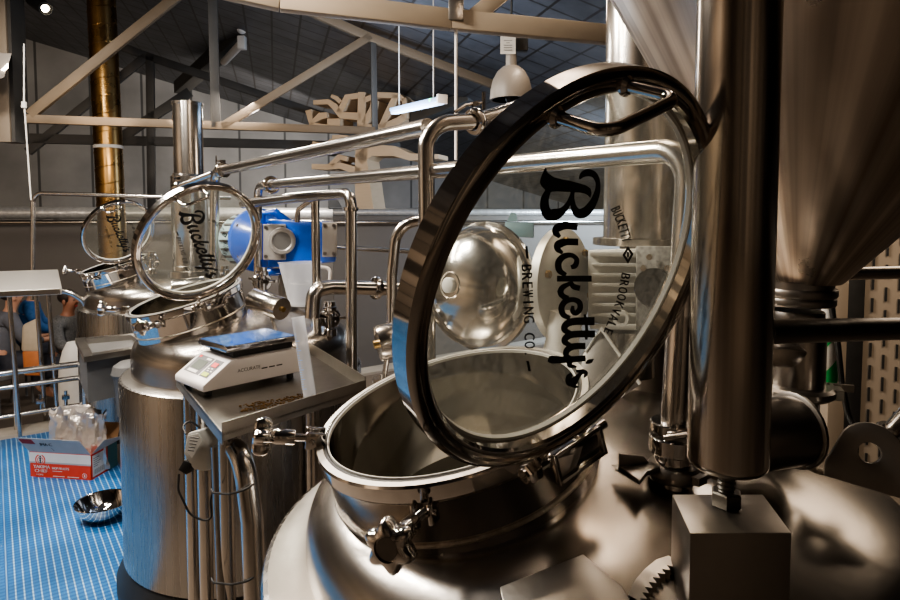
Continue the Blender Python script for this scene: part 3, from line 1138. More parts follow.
# slotted steel screen at the right
t = thing('slotted_screen', 'slotted grey steel screen standing at the right edge behind the cone', 'screen', V(885, 440, 2.3))
s0, s1 = V(864, 270, 2.3), V(960, 270, 2.2)
s0.z = s1.z = 0
dx = (s1 - s0).normalized()
nrm = dx.cross(Vector((0, 0, 1))).normalized()
zt, zb = 1.9, .2
G().hexa([s0 + Vector((0, 0, zb)), s1 + Vector((0, 0, zb)), s1 - nrm * .02 + Vector((0, 0, zb)), s0 - nrm * .02 + Vector((0, 0, zb))], [s0 + Vector((0, 0, zt)), s1 + Vector((0, 0, zt)), s1 - nrm * .02 + Vector((0, 0, zt)), s0 - nrm * .02 + Vector((0, 0, zt))]).obj('screen_sheet', 'post', t)
g = G()
for i in range(9):
    for k in range(16):
        p = s0 + dx * (.03 + i * .042) + nrm * .002
        z_ = .55 + k * .085 + (.0425 if i % 2 else 0)
        g.box(Vector((p.x, p.y, z_)), (.007, .006, .052), (dx, nrm, Vector((0, 0, 1))))
g.obj('slot', 'black', t, kind='stuff')
for i, (px, w_, m_) in enumerate(((836, .05, 'post'), (852, .05, 'black'))):
    p = V(px, 300, 2.32)
    pp = Vector((p.x, p.y, 1.0))
    G().box(pp, (w_ * 1.3, .05, 1.9)).obj('side_upright', m_, t, bevel=.003)

# ------------------------------------------------------------------ steam stacks
t = thing('steam_stack', 'wide vertical steel stack seen through the near lid glass', 'stack', V(648, 240, 1.8))
c_ = V(648, 216, 1.8)
rr_ = .128
zb = V(648, 238, 1.8).z
G().lathe([(rr_, 0), (rr_, 3.0)], (c_.x, c_.y, zb), (0, 0, 1), 64).obj('stack_tube', 'pipe', t)
G().lathe([(0, -.02), (rr_ + .03, -.02), (rr_ + .03, 0), (rr_, 0)], (c_.x, c_.y, zb), (0, 0, 1), 64).obj('stack_flange', 'steel', t)
G().lathe([(.08, -.02), (.08, zb * 0 - .5)], (c_.x, c_.y, zb), (0, 0, 1), 40).obj('stack_foot', 'dark_steel', t)

t = thing('steam_stack', 'open topped steel stack rising between the two far lids', 'stack', V(186, 260, 4.3))
ct = V(184, 104, 4.3)
zb = V(190, 270, 4.3).z
L_ = ct.z - zb
g = G().lathe([(.125, .0), (.125, .03), (.120, .035), (.116, L_ * .22), (.122, L_ * .23), (.122, L_ * .56), (.098, L_ * .575), (.098, L_ - .02), (.104, L_ - .018), (.104, L_), (.092, L_), (.090, L_ * .6)], (V(190, 216, 4.3).x, V(190, 216, 4.3).y, zb), (0, 0, 1), 48)
g.obj('stack_tube', 'pipe', t)
G().lathe([(.15, -.05), (.15, -.005), (.125, .0)], (V(190, 216, 4.3).x, V(190, 216, 4.3).y, zb), (0, 0, 1), 48).obj('stack_flange', 'steel', t)

# golden spiral duct
t = thing('spiral_duct', 'golden brown spiral seamed duct standing at the left', 'duct', V(106, 270, 7))
a_, b_ = V(100, -30, 7), V(108, 300, 7)
b_ = Vector((a_.x + .06, a_.y, b_.z))
G().tube([b_ + Vector((0, 0, -1.2)), b_, a_], .15, 40).obj('duct_tube', 'gold', t)
dd = (a_ - b_).normalized()
pth = []
e1 = dd.orthogonal().normalized()
e2 = dd.cross(e1)
LL = (a_ - b_).length
for i in range(420):
    q = i / 419
    an = q * LL / .20 * 2 * PI
    pth.append(b_ + dd * (q * LL) + .151 * (math.cos(an) * e1 + math.sin(an) * e2))
G().tube(pth, .005, 6).obj('spiral_seam', 'gold', t)
G().lathe([(.152, -.02), (.158, -.015), (.158, .015), (.152, .02)], b_.lerp(a_, (300 - 146) / 330), dd, 40).obj('joint_band', 'card_white', t)

# ------------------------------------------------------------------ pipes
# upper long pipe along the row
z_ = CAMZ + .245
def rowpipe(px0, px1, zr, d0, d1):
    a_, b_ = V(px0, 216, d0), V(px1, 216, d1)
    a_.z = b_.z = CAMZ + zr
    return a_, b_
a_, b_ = V(215, 172, 3.42), V(424, 128, 1.78)
d_ = (b_ - a_).normalized()
dwn = Vector((a_.x - .02, a_.y, a_.z - .62))
t = thing('steel_pipe', 'long upper steel pipe running from the far tank towards the near lid', 'pipe', dwn)
pipe('pipe_run', [dwn, a_, b_ + d_ * .02], .0262, '', parent=t, fil=.07)
g = clampring(G(), a_.lerp(b_, .07), d_, .027, .025)
wingnut(g, a_.lerp(b_, .07), d_, (0, 0, 1), .028)
g.obj('clamp', 'polish', t)
g = G()
p = a_ + Vector((-.09, -.1, .03))
t_ = V(180, 187, 3.45)
pipe('branch_tube', [V(176, 188, 3.5), V(212, 174, 3.42)], .018, '', parent=t)
g = clampring(G(), V(178, 187, 3.5), V(212, 174, 3.42) - V(176, 188, 3.5), .02, .04)
wingnut(g, V(178, 187, 3.5), V(212, 174, 3.42) - V(176, 188, 3.5), (0, 0, 1), .028)
g.obj('end_clamp', 'polish', t)

# lower long pipe
a_, b_ = V(258, 186, 3.05), V(690, 149, .99)
t = thing('steel_pipe', 'long lower steel pipe elbowed down at both ends, passing behind the near lid', 'pipe', Vector((a_.x, a_.y, 1.2)))
dn0 = Vector((a_.x - .01, a_.y, 1.22))
b_end = V(674, 425, .98)
pipe('pipe_run', [dn0, a_, b_, b_end], .0208, '', parent=t, fil=.06)
g = clampring(G(), a_.lerp(b_, .09), b_ - a_, .0265, .02)
g.obj('clamp', 'polish', t)
# valve at its near end
zc = b_end.z
cx = Vector((b_end.x, b_end.y, 0))
def ring(r1, z1, z2, rin=0):
    return [(rin, z1), (r1 - .002, z1), (r1, z1 + .002), (r1, z2 - .002), (r1 - .002, z2), (rin, z2)]
t = thing('pipe_valve', 'clamped sight valve under the vertical pipe right of the near lid', 'valve', Vector((cx.x, cx.y, zc - .12)))
g = G()
g.lathe(ring(.037, -.010, .007), cx + Vector((0, 0, zc)), (0, 0, 1), 40)
g.lathe(ring(.038, -.044, -.017), cx + Vector((0, 0, zc)), (0, 0, 1), 40)
g.lathe(ring(.029, -.062, -.042), cx + Vector((0, 0, zc)), (0, 0, 1), 40)
g.obj('valve_body', 'polish', t)
g = clampring(G(), cx + Vector((0, 0, zc - .074)), (0, 0, 1), .026, .024)
wingnut(g, cx + Vector((0, 0, zc - .074)), (0, 0, 1), (.6, -.8, 0), .026)
g.obj('clamp', 'dark_steel', t)
pd = on_dome(672, 505)
G().lathe([(.022, -.08), (.022, -.10), (.012, -.11), (.012, -.22), (.0, -.22)], cx + Vector((0, 0, zc)), (0, 0, 1), 32).obj('stem', 'polish', t)
g = G()
hc = cx + Vector((0, 0, zc - .062))
hl = Vector((-.93, -.36, -.12)).normalized()
hs = hl.cross(Vector((0, 0, 1))).normalized()
g.prism([hc + hl * .035 + hs * .012, hc + hl * .062 + hs * .015, hc + hl * .085 + hs * .03, hc + hl * .09 - hs * .03, hc + hl * .062 - hs * .012, hc + hl * .035 - hs * .012], Vector((0, 0, .008)))
g.prism([hc + hl * .035 + hs * .012, hc + hl * .085 + hs * .03, hc + hl * .085 + hs * .03 + Vector((0, 0, .028)), hc + hl * .05 + hs * .016 + Vector((0, 0, .02))], -hs * .006)
g.obj('wing_handle', 'dark_steel', t, bevel=.002)
g = G()
g.cyl(cx + Vector((-.03, -.04, zc - .008)), cx + Vector((.045, -.05, zc + .012)), .005, 12)
g.obj('lever', 'polish', t)

# vertical pipe left of the near lid with its elbow and clamp
t = thing('steel_pipe', 'vertical steel pipe left of the near lid with an elbow and clamp on top', 'pipe', V(426, 370, 1.65))
pipe('pipe_run', [V(428, 400, 1.65), V(426, 124, 1.65), V(478, 121, 1.70), V(560, 93, 1.95)], .0225, '', parent=t, fil=.08)
ad = V(500, 113.5, 1.77) - V(470, 121.5, 1.69)
g = clampring(G(), V(475, 121.5, 1.695), ad, .024, .022)
wingnut(g, V(475, 121.5, 1.695), ad, Vector((0, 0, 1)), .028)
g.obj('clamp', 'polish', t)
G().tube([V(480, 103, 1.70), V(466, 105, 1.69), V(455, 112, 1.68)], .005, 8).obj('clamp_lever', 'polish', t)

# narrow arch pipe
pipe('steel_pipe', [V(440, 220, 2.0), V(397, 222, 2.04), V(392, 275, 2.05), V(392, 345, 2.05)], .0185, 'short steel pipe arching down just left of the near lid', fil=.11)
# hoops by the tray
t = thing('pipe_hoop', 'tall steel hoop pipe with an elbow, right of the measuring jug', 'pipe', V(352, 430, 2.4))
pipe('pipe_run', [V(352, 440, 2.4), V(351, 193, 2.4), V(300, 197, 2.7), V(243, 204, 3.05)], .0225, '', parent=t, fil=.05)
G().lathe([(.0225, -.008), (.030, -.006), (.030, .006), (.0225, .008)], V(351, 209, 2.4), (0, 0, 1), 24).obj('joint_band', 'polish', t)
t = thing('pipe_hoop', 'slimmer straight steel pipe standing between jug and hoop pipe', 'pipe', V(318, 420, 2.72))
pipe('pipe_run', [V(319, 425, 2.72), V(315, 196, 2.72)], .0195, '', parent=t)
G().ball(V(315, 196, 2.72), (.021, .021, .012)).obj('pipe_cap', 'polish', t)
pipe('branch_tube', [V(311, 200, 2.72), V(298, 210, 2.75), V(297, 222, 2.76)], .012, '', parent=t)
# low pipes between the tanks
t = thing('low_pipe', 'fat horizontal steel pipe right of the measuring jug', 'pipe', V(350, 300, 2.6))
pipe('pipe_run', [V(312, 318, 2.5), V(314, 290, 2.5), V(330, 287, 2.55), V(398, 289, 2.75)], .031, '', parent=t, fil=.05)
clampring(G(), V(376, 288, 2.68), V(398, 289, 2.75) - V(330, 287, 2.5), .0315, .02).obj('clamp', 'polish', t)
pipe('low_pipe', [V(330, 247, 3.6), V(420, 252, 3.6)], .014, 'thin horizontal pipe right of the blue motor')

# lamp bodies on the tanks
def tank_lamp(a_, b_, r_, foot, label):
    t = thing('tank_lamp', label, 'lamp', foot)
    ax = (b_ - a_)
    L = ax.length
    G().lathe([(0, 0), (r_ * .92, 0), (r_, .006), (r_, L - .01), (r_ * .96, L), (r_ * .3, L + .002), (0, L + .002)], a_, ax, 40).obj('lamp_barrel', 'pipe', t)
    g = G().lathe([(0, L + .002), (r_ * .22, L + .002), (r_ * .22, L + .012), (0, L + .012)], a_, ax, 16)
    g.obj('cable_gland', 'brass', t)
    m_ = a_.lerp(b_, .6)
    G().cyl(foot, m_ - Vector((0, 0, r_ * .8)), .008, 12).obj('lamp_stand', 'pipe', t)
    G().lathe([(0, 0), (.03, 0), (.03, .012), (0, .012)], foot, (0, 0, 1), 20).obj('stand_foot', 'pipe', t)


tank_lamp(V(254, 299, 2.66), V(282, 309, 2.56), .049, V(283, 352, 2.6), 'small steel lamp barrel on the middle tank beside its manway')
tank_lamp(V(402, 338, 1.70), V(378, 344, 1.68), .05, V(383, 382, 1.72), 'steel lamp barrel peeking out left of the near lid')
tank_lamp(V(205, 283, 3.9), V(173, 287, 3.85), .046, V(190, 305, 3.9), 'steel lamp barrel seen through the middle lid glass')

# polished domed vessel behind the lid glass
c_ = V(476, 286, 1.62)
dv = Vector((-.70, -.70, .10)).normalized()
t = thing('domed_vessel', 'polished round ended vessel seen through the near lid glass', 'vessel', c_ + Vector((0, 0, -.2)))
prof = []
Rv = .162
for i in range(17):
    q = PI / 2 * i / 16
    prof.append((Rv * math.cos(q), Rv * .62 * math.sin(q)))
prof = [(Rv + .012, -.03), (Rv + .012, -.018), (Rv, -.016)] + prof
G().lathe([(0, -.03)] + prof, c_, dv, 64).obj('vessel_dome', 'hazy', t)
G().lathe([(0, 0), (.020, 0), (.020, .008), (.016, .01), (0, .01)], c_ + dv * Rv * .615, dv, 24).obj('boss', 'gasket', t)
G().lathe([(.030, 0), (.033, .004), (.036, 0)], c_ + dv * Rv * .60, dv, 32, True).obj('boss_ring', 'steel', t)
G().cyl(c_ - dv * .02 + Vector((0, 0, -.14)), c_ - dv * .02 + Vector((0, 0, -.36)), .02, 16).obj('vessel_stand', 'steel', t)

# ------------------------------------------------------------------ gear motors
def blue_motor():
    d0 = 3.25
    t = thing('gear_motor', 'bright blue gear motor with bare steel end plates behind the middle lid', 'motor', V(280, 285, d0))
    # axis of motor goes left-back to right-front along the image
    ax = (V(335, 240, d0 - .15) - V(250, 240, d0 + .35)).normalized()
    up = Vector((0, 0, 1))
    sd = ax.cross(up).normalized()
    cdisc = V(260, 240, d0 + .15)
    G().lathe([(0, -.04), (.165, -.04), (.178, -.03), (.178, .0), (.168, .01), (.13, .05), (.10, .09), (0, .09)], cdisc, ax, 48).obj('motor_bell', 'blue', t)
    G().lathe([(0, -.20), (.125, -.20), (.148, -.18), (.148, -.04), (0, -.04)], cdisc, ax, 40).obj('fan_cowl', 'teal', t)
    g = G()
    for k in range(20):
        q = 2 * PI * k / 20
        dr = sd * math.cos(q) + up * math.sin(q)
        g.box(cdisc + dr * .149 - ax * .10, (.12, .012, .012), (ax, dr, ax.cross(dr)))
    g.obj('cowl_rib', 'black', t)
    for k in range(6):
        q = 2 * PI * (k + .5) / 6
        dr = sd * math.cos(q) + up * math.sin(q)
        G().lathe([(0, 0), (.012, 0), (.012, .01), (0, .01)], cdisc + dr * .16 + ax * .003, ax, 6).obj('flange_bolt', 'brass', t)
    g = G().hexa([V(268, 268, 3.1), V(336, 262, 3.0), V(336, 262, 3.25), V(268, 268, 3.35)], [V(268, 219, 3.1), V(336, 222, 3.0), V(336, 222, 3.25), V(268, 219, 3.35)])
    g.obj('gearbox', 'blue', t, bevel=.012)
    g = G().tube([V(259, 262, 3.2), V(262, 214, 3.2), V(275, 212, 3.2), V(290, 224, 3.2)], .022, 14)
    g.tube([V(268, 272, 3.2), V(284, 272, 3.2)], .02, 12)
    g.obj('gearbox_rib', 'blue', t)
    for (x0, x1, y0, y1, dd_) in ((263, 286, 224, 260, 3.06), (322, 337, 222, 257, 2.98)):
        g = G().hexa([V(x0, y1, dd_), V(x1, y1, dd_), V(x1, y1, dd_ + .03), V(x0, y1, dd_ + .03)], [V(x0, y0, dd_), V(x1, y0, dd_), V(x1, y0, dd_ + .03), V(x0, y0, dd_ + .03)])
        ep = g.obj('end_plate', 'plate_grey', t, bevel=.004)
        for bx_ in (x0 + 3, x1 - 3):
            for by_ in (y0 + 3.5, y1 - 3.5):
                G().lathe([(0, 0), (.009, 0), (.009, .006), (0, .006)], V(bx_, by_, dd_ - .001), (0, -1, 0), 12).obj('plate_bolt', 'dark_steel', ep)
    G().lathe([(.044, .004), (.050, .008), (.065, .006), (.068, -.02)], V(282, 241, 3.03), (V(282, 241, 2.9) - V(282, 241, 3.03)), 36).obj('boss_ring', 'plate_grey', t)
    G().lathe([(0, .002), (.046, .002), (.046, -.01)], V(282, 241, 3.03), (V(282, 241, 2.9) - V(282, 241, 3.03)), 36).obj('shaft_boss', 'stool', t)
    G().cyl(V(290, 275, 3.2), V(290, 300, 3.2), .06, 24).obj('motor_stand', 'dark_steel', t)


blue_motor()


def pale_motor():
    t = thing('gear_motor', 'pale finned gear motor seen through the near lid glass', 'motor', V(630, 350, 1.62))
    c_ = V(566, 285, 1.58)
    ax = (V(650, 288, 1.48) - V(566, 285, 1.62)).normalized()
    up = Vector((0, 0, 1))
    sd = ax.cross(up).normalized()
    G().lathe([(0, -.03), (.135, -.03), (.147, -.022), (.147, .0), (.138, .006), (.10, .010), (0, .012)], c_, ax, 56).obj('motor_flange', 'castgrey', t)
    for k in range(6):
        q = 2 * PI * (k + .3) / 6
        dr = sd * math.cos(q) + up * math.sin(q)
        G().lathe([(0, 0), (.010, 0), (.010, .010), (0, .010)], c_ + dr * .118 + ax * .006, ax, 6).obj('flange_bolt', 'brass', t)
    g = G().hexa([V(588, 322, 1.52), V(654, 332, 1.44), V(654, 332, 1.66), V(588, 322, 1.70)], [V(588, 250, 1.52), V(654, 248, 1.44), V(654, 248, 1.66), V(588, 250, 1.70)])
    g.obj('gear_case', 'castgrey', t, bevel=.006)
    for i in range(6):
        y = 263 + i * 10
        g = G().hexa([V(592, y + 3.2, 1.49), V(650, y + 4.2, 1.42), V(650, y + 4.2, 1.5), V(592, y + 3.2, 1.56)], [V(592, y, 1.49), V(650, y, 1.42), V(650, y, 1.5), V(592, y, 1.56)])
        g.obj('cooling_fin', 'castgrey', t, bevel=.002)
    g = G()
    for y in (251, 324):
        g.hexa([V(590, y + 5, 1.485), V(655, y + 7, 1.41), V(655, y + 7, 1.5), V(590, y + 5, 1.56)], [V(590, y, 1.485), V(655, y, 1.41), V(655, y, 1.5), V(590, y, 1.56)])
    g.obj('case_rail', 'castgrey', t, bevel=.003)
    g = G().hexa([V(636, 330, 1.40), V(690, 326, 1.33), V(690, 326, 1.37), V(636, 330, 1.44)], [V(636, 246, 1.40), V(690, 246, 1.33), V(690, 246, 1.37), V(636, 246, 1.44)])
    ep = g.obj('end_plate', 'castdark', t, bevel=.003)
    pc_ = V(654, 288, 1.372)
    pn = Vector((V(690, 326, 1.33) - V(636, 330, 1.40))).cross(Vector((0, 0, 1))).normalized()
    G().lathe([(0, 0), (.043, 0), (.045, .002), (.045, -.01)], pc_, pn, 36).obj('speckled_disc', 'black', ep)
    for px, py in ((644, 268), (668, 268), (650, 257)):
        G().lathe([(0, 0), (.007, 0), (.007, .006), (0, .006)], V(px, py, 1.375 - (px - 644) * .0008), pn, 14).obj('plate_bolt', 'pipe', ep)
    G().lathe([(.012, 0), (.012, .01), (.019, .01), (.019, 0)], V(622, 318, 1.41), pn, 24, True).obj('ring_boss', 'castgrey', t)
    G().cyl(V(626, 330, 1.58), V(626, 375, 1.58), .07, 28).obj('motor_stand', 'steel', t)


pale_motor()

# bracket plates between the manway and the pale motor
t = thing('guard_plate', 'pale angled guard plate beneath the pale motor, behind the lid glass', 'plate', V(600, 400, 1.5))
g = G().add([V(602, 328, 1.42), V(636, 378, 1.36), V(618, 398, 1.33), V(580, 385, 1.40), V(585, 352, 1.44)], [(0, 1, 2, 3, 4)])
bmv = G().prism([V(602, 328, 1.42), V(640, 385, 1.36), V(618, 400, 1.35), V(578, 388, 1.40), V(583, 354, 1.43)], Vector((.004, .012, .002)))
bmv.obj('plate_sheet', 'box_steel', t, bevel=.001)
G().tube([V(586, 352, 1.425), V(601, 328, 1.415), V(640, 384, 1.355)], .004, 8).obj('rolled_edge', 'gasket', t)
g = G().lathe([(0, 0), (.045, 0), (.04, .03), (.043, .06), (.038, .10), (0, .10)], V(561, 352, 1.5), (0.1, 0, 1), 14)
tag(g.obj('paper_wrap', 'paper'), 'crumpled white paper wrap standing behind the manway rim', 'wrap')
g = G().hexa([V(505, 236, 4.6), V(534, 238, 4.6), V(534, 238, 4.9), V(505, 236, 4.9)], [V(505, 222, 4.6), V(534, 222, 4.6), V(534, 222, 4.9), V(505, 222, 4.9)])
t = thing('blue_machine', 'small pale blue machine far behind the lid glass', 'machine', V(518, 238, 4.7))
g.obj('machine_case', 'rawteal', t, bevel=.01)
G().hexa([V(507, 221.5, 4.6), V(518, 221.5, 4.6), V(518, 221.5, 4.9), V(507, 221.5, 4.9)], [V(511, 212, 4.6), V(516, 213, 4.6), V(516, 213, 4.9), V(511, 212, 4.9)]).obj('machine_hood', 'rawteal', t)

# ------------------------------------------------------------------ tray with scale
TZ = 1.083
FL, FR = VZ(222, 434, TZ), VZ(366, 389, TZ)
BL, BR = VZ(176, 378, TZ), VZ(309, 352, TZ)
t = thing('work_tray', 'shallow stainless tray table holding the white scale', 'table', Vector((-.7, 2.05, 0)))
g = G().hexa([FL - up * .3, FR - up * .3, BR - up * .3, BL - up * .3], [FL, FR, BR, BL])
tray_bot = g.obj('tray_pan', 'traypan', t)
g = G()
lip = Vector((0, 0, .045))
ed = (FR - FL).normalized()
ed2 = (BL - FL).normalized()
def lipwall(a_, b_, inward, h):
    g.hexa([a_, b_, b_ + inward * .004, a_ + inward * .004], [a_ + h, b_ + h, b_ + inward * .004 + h, a_ + inward * .004 + h])
lipwall(FL - Vector((0, 0, .02)), FR - Vector((0, 0, .02)), ed2, Vector((0, 0, .050)))
lipwall(FR - Vector((0, 0, .02)), BR - Vector((0, 0, .02)), -ed, Vector((0, 0, .062)))
lipwall(BR - Vector((0, 0, .03)), BL - Vector((0, 0, .03)), -ed2, Vector((0, 0, .045)))
lipwall(BL - Vector((0, 0, .03)), FL - Vector((0, 0, .03)), ed, Vector((0, 0, .034)))
g.obj('tray_lip', 'shoulder', t)
for p in (FL.lerp(BL, .12), BL.lerp(FL, .12), FR.lerp(BR, .92) - ed * .05):
    q = p + ed * .03
    G().tube([Vector((q.x, q.y, 0)), Vector((q.x, q.y, TZ - .03))], .019, 18).obj('leg', 'pipe', t)
p = FL.lerp(BL, .55) + ed * .03
G().tube([Vector((p.x, p.y, .0)), Vector((p.x, p.y, TZ - .03))], .021, 18).obj('leg', 'pipe', t)
# wet golden grain on the tray
g = G()
rnd = random.Random(3)
for i in range(260):
    a_, b_ = rnd.random(), rnd.random()
    p = VZ(240 + 75 * a_, 413 - 14 * a_ - rnd.random() * 8, TZ + .002)
    s_ = .0015 + .002 * rnd.random()
    g.box(p, (s_ * 2, s_, s_), None)
o = g.obj('grain_crumbs', 'gold', kind='stuff')
o['label'], o['category'] = 'spilt golden grain crumbs on the tray in front of the scale', 'crumbs'

# bent drain pipe and its neighbours below the tray
t = thing('drain_pipe', 'thick bent steel pipe curving down from under the tray corner', 'pipe', VZ(262, 600, .3))
pa = V(224, 447, 1.68)
pipe('pipe_run', [V(222, 452, 1.80), V(242, 446, 1.62), V(252, 520, 1.60), V(258, 660, 1.58), V(262, 760, 1.57)], .029, '', parent=t, fil=.14)
for (y_) in (485, 573):
    g = G()
    cpt = V(249 if y_ < 520 else 254, y_, 1.60)
    tcpt = V(222, y_ + 3, 1.66)
    g.tube(fillet([tcpt + Vector((-.025, -.01, .0)), tcpt + Vector((-.012, -.03, .0)), tcpt.lerp(cpt, .5) + Vector((0, -.045, 0)), cpt + Vector((0, -.045, .006)), cpt + Vector((.02, -.02, .012))], .03, 5), .003, 8)
    g.obj('cable_tie', 'black', t)
tag(G().tube([V(217, 446, 1.72), V(222, 560, 1.70), V(228, 720, 1.68)], .017, 18).obj('conduit_pipe', 'steel_v'), 'slim grey conduit strapped beside the bent drain pipe', 'pipe')

# little white controller with its cable
t = thing('controller_box', 'small white sensor box with label clipped under the tray', 'controller', V(198, 455, 1.9))
ca, cb, cc = V(185, 455, 1.82), V(196, 430, 1.82), V(214, 436, 1.82)
hexa = [V(183, 454, 1.82), V(187, 433, 1.82), V(199, 430, 1.82), V(209, 446, 1.82), V(206, 472, 1.82), V(193, 470, 1.82)]
G().prism(hexa, Vector((.045, .06, 0))).obj('case', 'castgrey', t, bevel=.006)
lab = [V(185.5, 450, 1.815), V(188.5, 435.5, 1.815), V(198, 433.5, 1.815), V(202, 441, 1.815), V(192, 458, 1.815)]
lb_ = G().prism(lab, Vector((0, -.001, 0))).obj('label_sticker', 'white', t)
g = G()
for k in range(5):
    a_, b_ = V(188 + k * .6, 450 - k * 3.2, 1.808), V(194 + k * 1.2, 451 - k * 3.2, 1.808)
    g.bar(a_, b_, .002, .0035)
g.obj('label_print', 'ink', lb_)
G().prism([V(178, 470, 1.82), V(184, 460, 1.82), V(192, 464, 1.82), V(186, 475, 1.82)], Vector((.01, .03, 0))).obj('plug', 'black', t, bevel=.002)
G().tube(fillet([V(179, 474, 1.82), V(178, 490, 1.81), V(190, 515, 1.80), V(205, 521, 1.80), V(212, 518, 1.8), V(210, 500, 1.81), V(217, 482, 1.82), V(218, 468, 1.85)], .05, 6), .0032, 8).obj('cable', 'black', t)
G().tube(fillet([V(186, 434, 1.84), V(182, 426, 1.86), V(190, 420, 1.88), V(200, 428, 1.88)], .03, 6), .003, 8).obj('hook_wire', 'black', t)

# digital scale
SA, SB, SC = VZ(203, 393, TZ + .02), VZ(302, 371.5, TZ + .02), VZ(186, 373, TZ + .02)
sx = (SB - SA).normalized()
sy = (SC - SA)
sy -= sx * sy.dot(sx)
sy.normalize()
sz = Vector((0, 0, 1))
SW, SD = (SB - SA).length, (SC - SA).length * .72
def S(x, y, z):
    return SA + sx * x + sy * y + sz * z
t = thing('kitchen_scale', 'white digital bench scale with steel weighing pan on the tray', 'scale', SA + sx * SW / 2 + sy * SD / 2)
hS = .085
px_ = .092
g = G()
prof = [(0, 0), (SW, 0), (SW, .055), (SW - .02, hS), (px_, hS), (.012, .03), (0, .022)]
g.prism([S(x, 0, z) for x, z in prof], sy * SD)
g.obj('scale_body', 'plastic_w', t, bevel=.006)
# control panel on the sloped face
pd_ = Vector((px_ - .012, hS - .03)).normalized()
pn = (sz * pd_.x - sx * pd_.y)
def PN(a_, b_, h_=.0012):
    """a: up the slope, b: across"""
    return S(.012, 0, .03) + (sx * pd_.x + sz * pd_.y) * a_ + sy * b_ + pn * h_
def panel(a0, a1, b0, b1, h_, nm, m_, par, th=.0008):
    g = G().prism([PN(a0, b0, h_), PN(a1, b0, h_), PN(a1, b1, h_), PN(a0, b1, h_)], -pn * th)
    return g.obj(nm, m_, par)
Ls = math.hypot(px_ - .012, hS - .03)
dp = panel(.012, Ls - .012, SD * .40, SD * .90, .001, 'display_panel', 'plastic_g', t)
panel(.030, Ls - .030, SD * .48, SD * .80, .002, 'display_window', 'lcd', dp)
panel(.016, .026, SD * .50, SD * .80, .002, 'panel_print', 'white', dp)
panel(Ls - .024, Ls - .017, SD * .46, SD * .60, .002, 'panel_print', 'white', dp)
panel(Ls - .022, Ls - .014, SD * .80, SD * .87, .002, 'panel_print', 'red', dp)
kp = panel(.012, Ls - .012, SD * .10, SD * .36, .001, 'key_panel', 'plastic_g', t)
panel(.055, .072, SD * .15, SD * .30, .003, 'key', 'red', kp)
panel(.016, .030, SD * .14, SD * .32, .003, 'key', 'yellow', kp)
for a_, b_ in ((.036, .14), (.036, .24), (.046, .18), (.044, .27)):
    panel(a_, a_ + .004, SD * b_, SD * (b_ + .05), .002, 'key', 'white', kp)
# printed line on the near side
g = G()
text_on(g, 'ACCURATE', S(.115, -.0006, .042), sx, sz, .011, 1.0)
for k in range(3):
    g.add([S(.20 + .028 * k, -.0006, .038), S(.222 + .028 * k, -.0006, .038), S(.222 + .028 * k, -.0006, .042), S(.20 + .028 * k, -.0006, .042)], [(0, 1, 2, 3)])
g.obj('side_print', 'letter', t)
# pan
g = G()
g.box(S(SW * .63, SD * .52, hS + .012), (SW * .62, SD * .8, .02), (sx, sy, sz))
g.obj('pan_support', 'black', t)
c_ = S(SW * .60, SD * .52, hS + .034)
g = G().box(c_, (SW * .74, SD * .96, .020), (sx, sy, sz))
pn_o = g.obj('weighing_pan', 'scale_pan', t, bevel=.004)
g = G().box(c_ + sz * .0105, (SW * .70, SD * .90, .0012), (sx, sy, sz))
g.obj('pan_film', 'pan_blue', pn_o)
for x, y in ((.03, .03), (SW - .03, .03), (SW - .03, SD - .03), (.03, SD - .03)):
    G().cyl(S(x, y, -.02), S(x, y, .002), .012, 16).obj('foot', 'black', t)

# measuring cylinder leaning on the scale
b0, b1 = VZ(310, 397, TZ + .004), V(298, 317, 1.90)
t = thing('measuring_cylinder', 'tall clear measuring cylinder with blue marks leaning on the scale', 'cylinder', b0)
ax = (b1 - b0)
Lc = ax.length
G().lathe([(0, 0), (.0195, 0), (.0195, Lc - .004), (.022, Lc), (.018, Lc), (.0175, .004), (0, .004)], b0, ax, 32).obj('cylinder_wall', 'clear', t)
axn = ax.normalized()
fw = Vector((0, -1, .0))
fw = (fw - axn * fw.dot(axn)).normalized()
sd_ = axn.cross(fw).normalized()
g = G()
for k in range(24):
    h_ = .03 + k * (Lc - .08) / 23
    w_ = .9 if k % 4 == 0 else .5
    vs = []
    for i in range(5):
        q = (-.95 + w_ * i / 4)
        for dz in (-.0009, .0009):
            vs.append(b0 + axn * (h_ + dz) + .0198 * (fw * math.cos(q) + sd_ * math.sin(q)))
    g.add(vs, [(2 * i, 2 * i + 1, 2 * i + 3, 2 * i + 2) for i in range(4)])
g.obj('blue_scale', 'blueprint', t)

# measuring jug on the middle tank
jb = V(304, 305, 2.9)
t = thing('measuring_jug', 'translucent white measuring jug behind the scale', 'jug', jb)
hj = V(304, 262, 2.9).z - jb.z
g = G().lathe([(0, 0), (.064, 0), (.069, .006), (.082, hj - .004), (.085, hj), (.080, hj), (.067, .010), (0, .006)], jb, (0, 0, 1), 40)
for v in g.v:
    if v.z > jb.z + hj * .75:
        d_ = Vector((v.x - jb.x, v.y - jb.y, 0))
        c_ = d_.normalized().dot(Vector((-.96, -.28, 0)))
        if c_ > .80:
            v += Vector((-.96, -.28, 0)) * .035 * ((c_ - .8) / .2) * ((v.z - jb.z) / hj - .75) * 4
g.obj('jug_wall', 'clear', t)
e_ = Vector((.96, .28, 0))
G().tube(fillet([jb + e_ * .078 + Vector((0, 0, hj * .88)), jb + e_ * .125 + Vector((0, 0, hj * .85)), jb + e_ * .120 + Vector((0, 0, hj * .38)), jb + e_ * .072 + Vector((0, 0, hj * .28))], .03), .008, 12).obj('jug_handle', 'plastic_w', t)
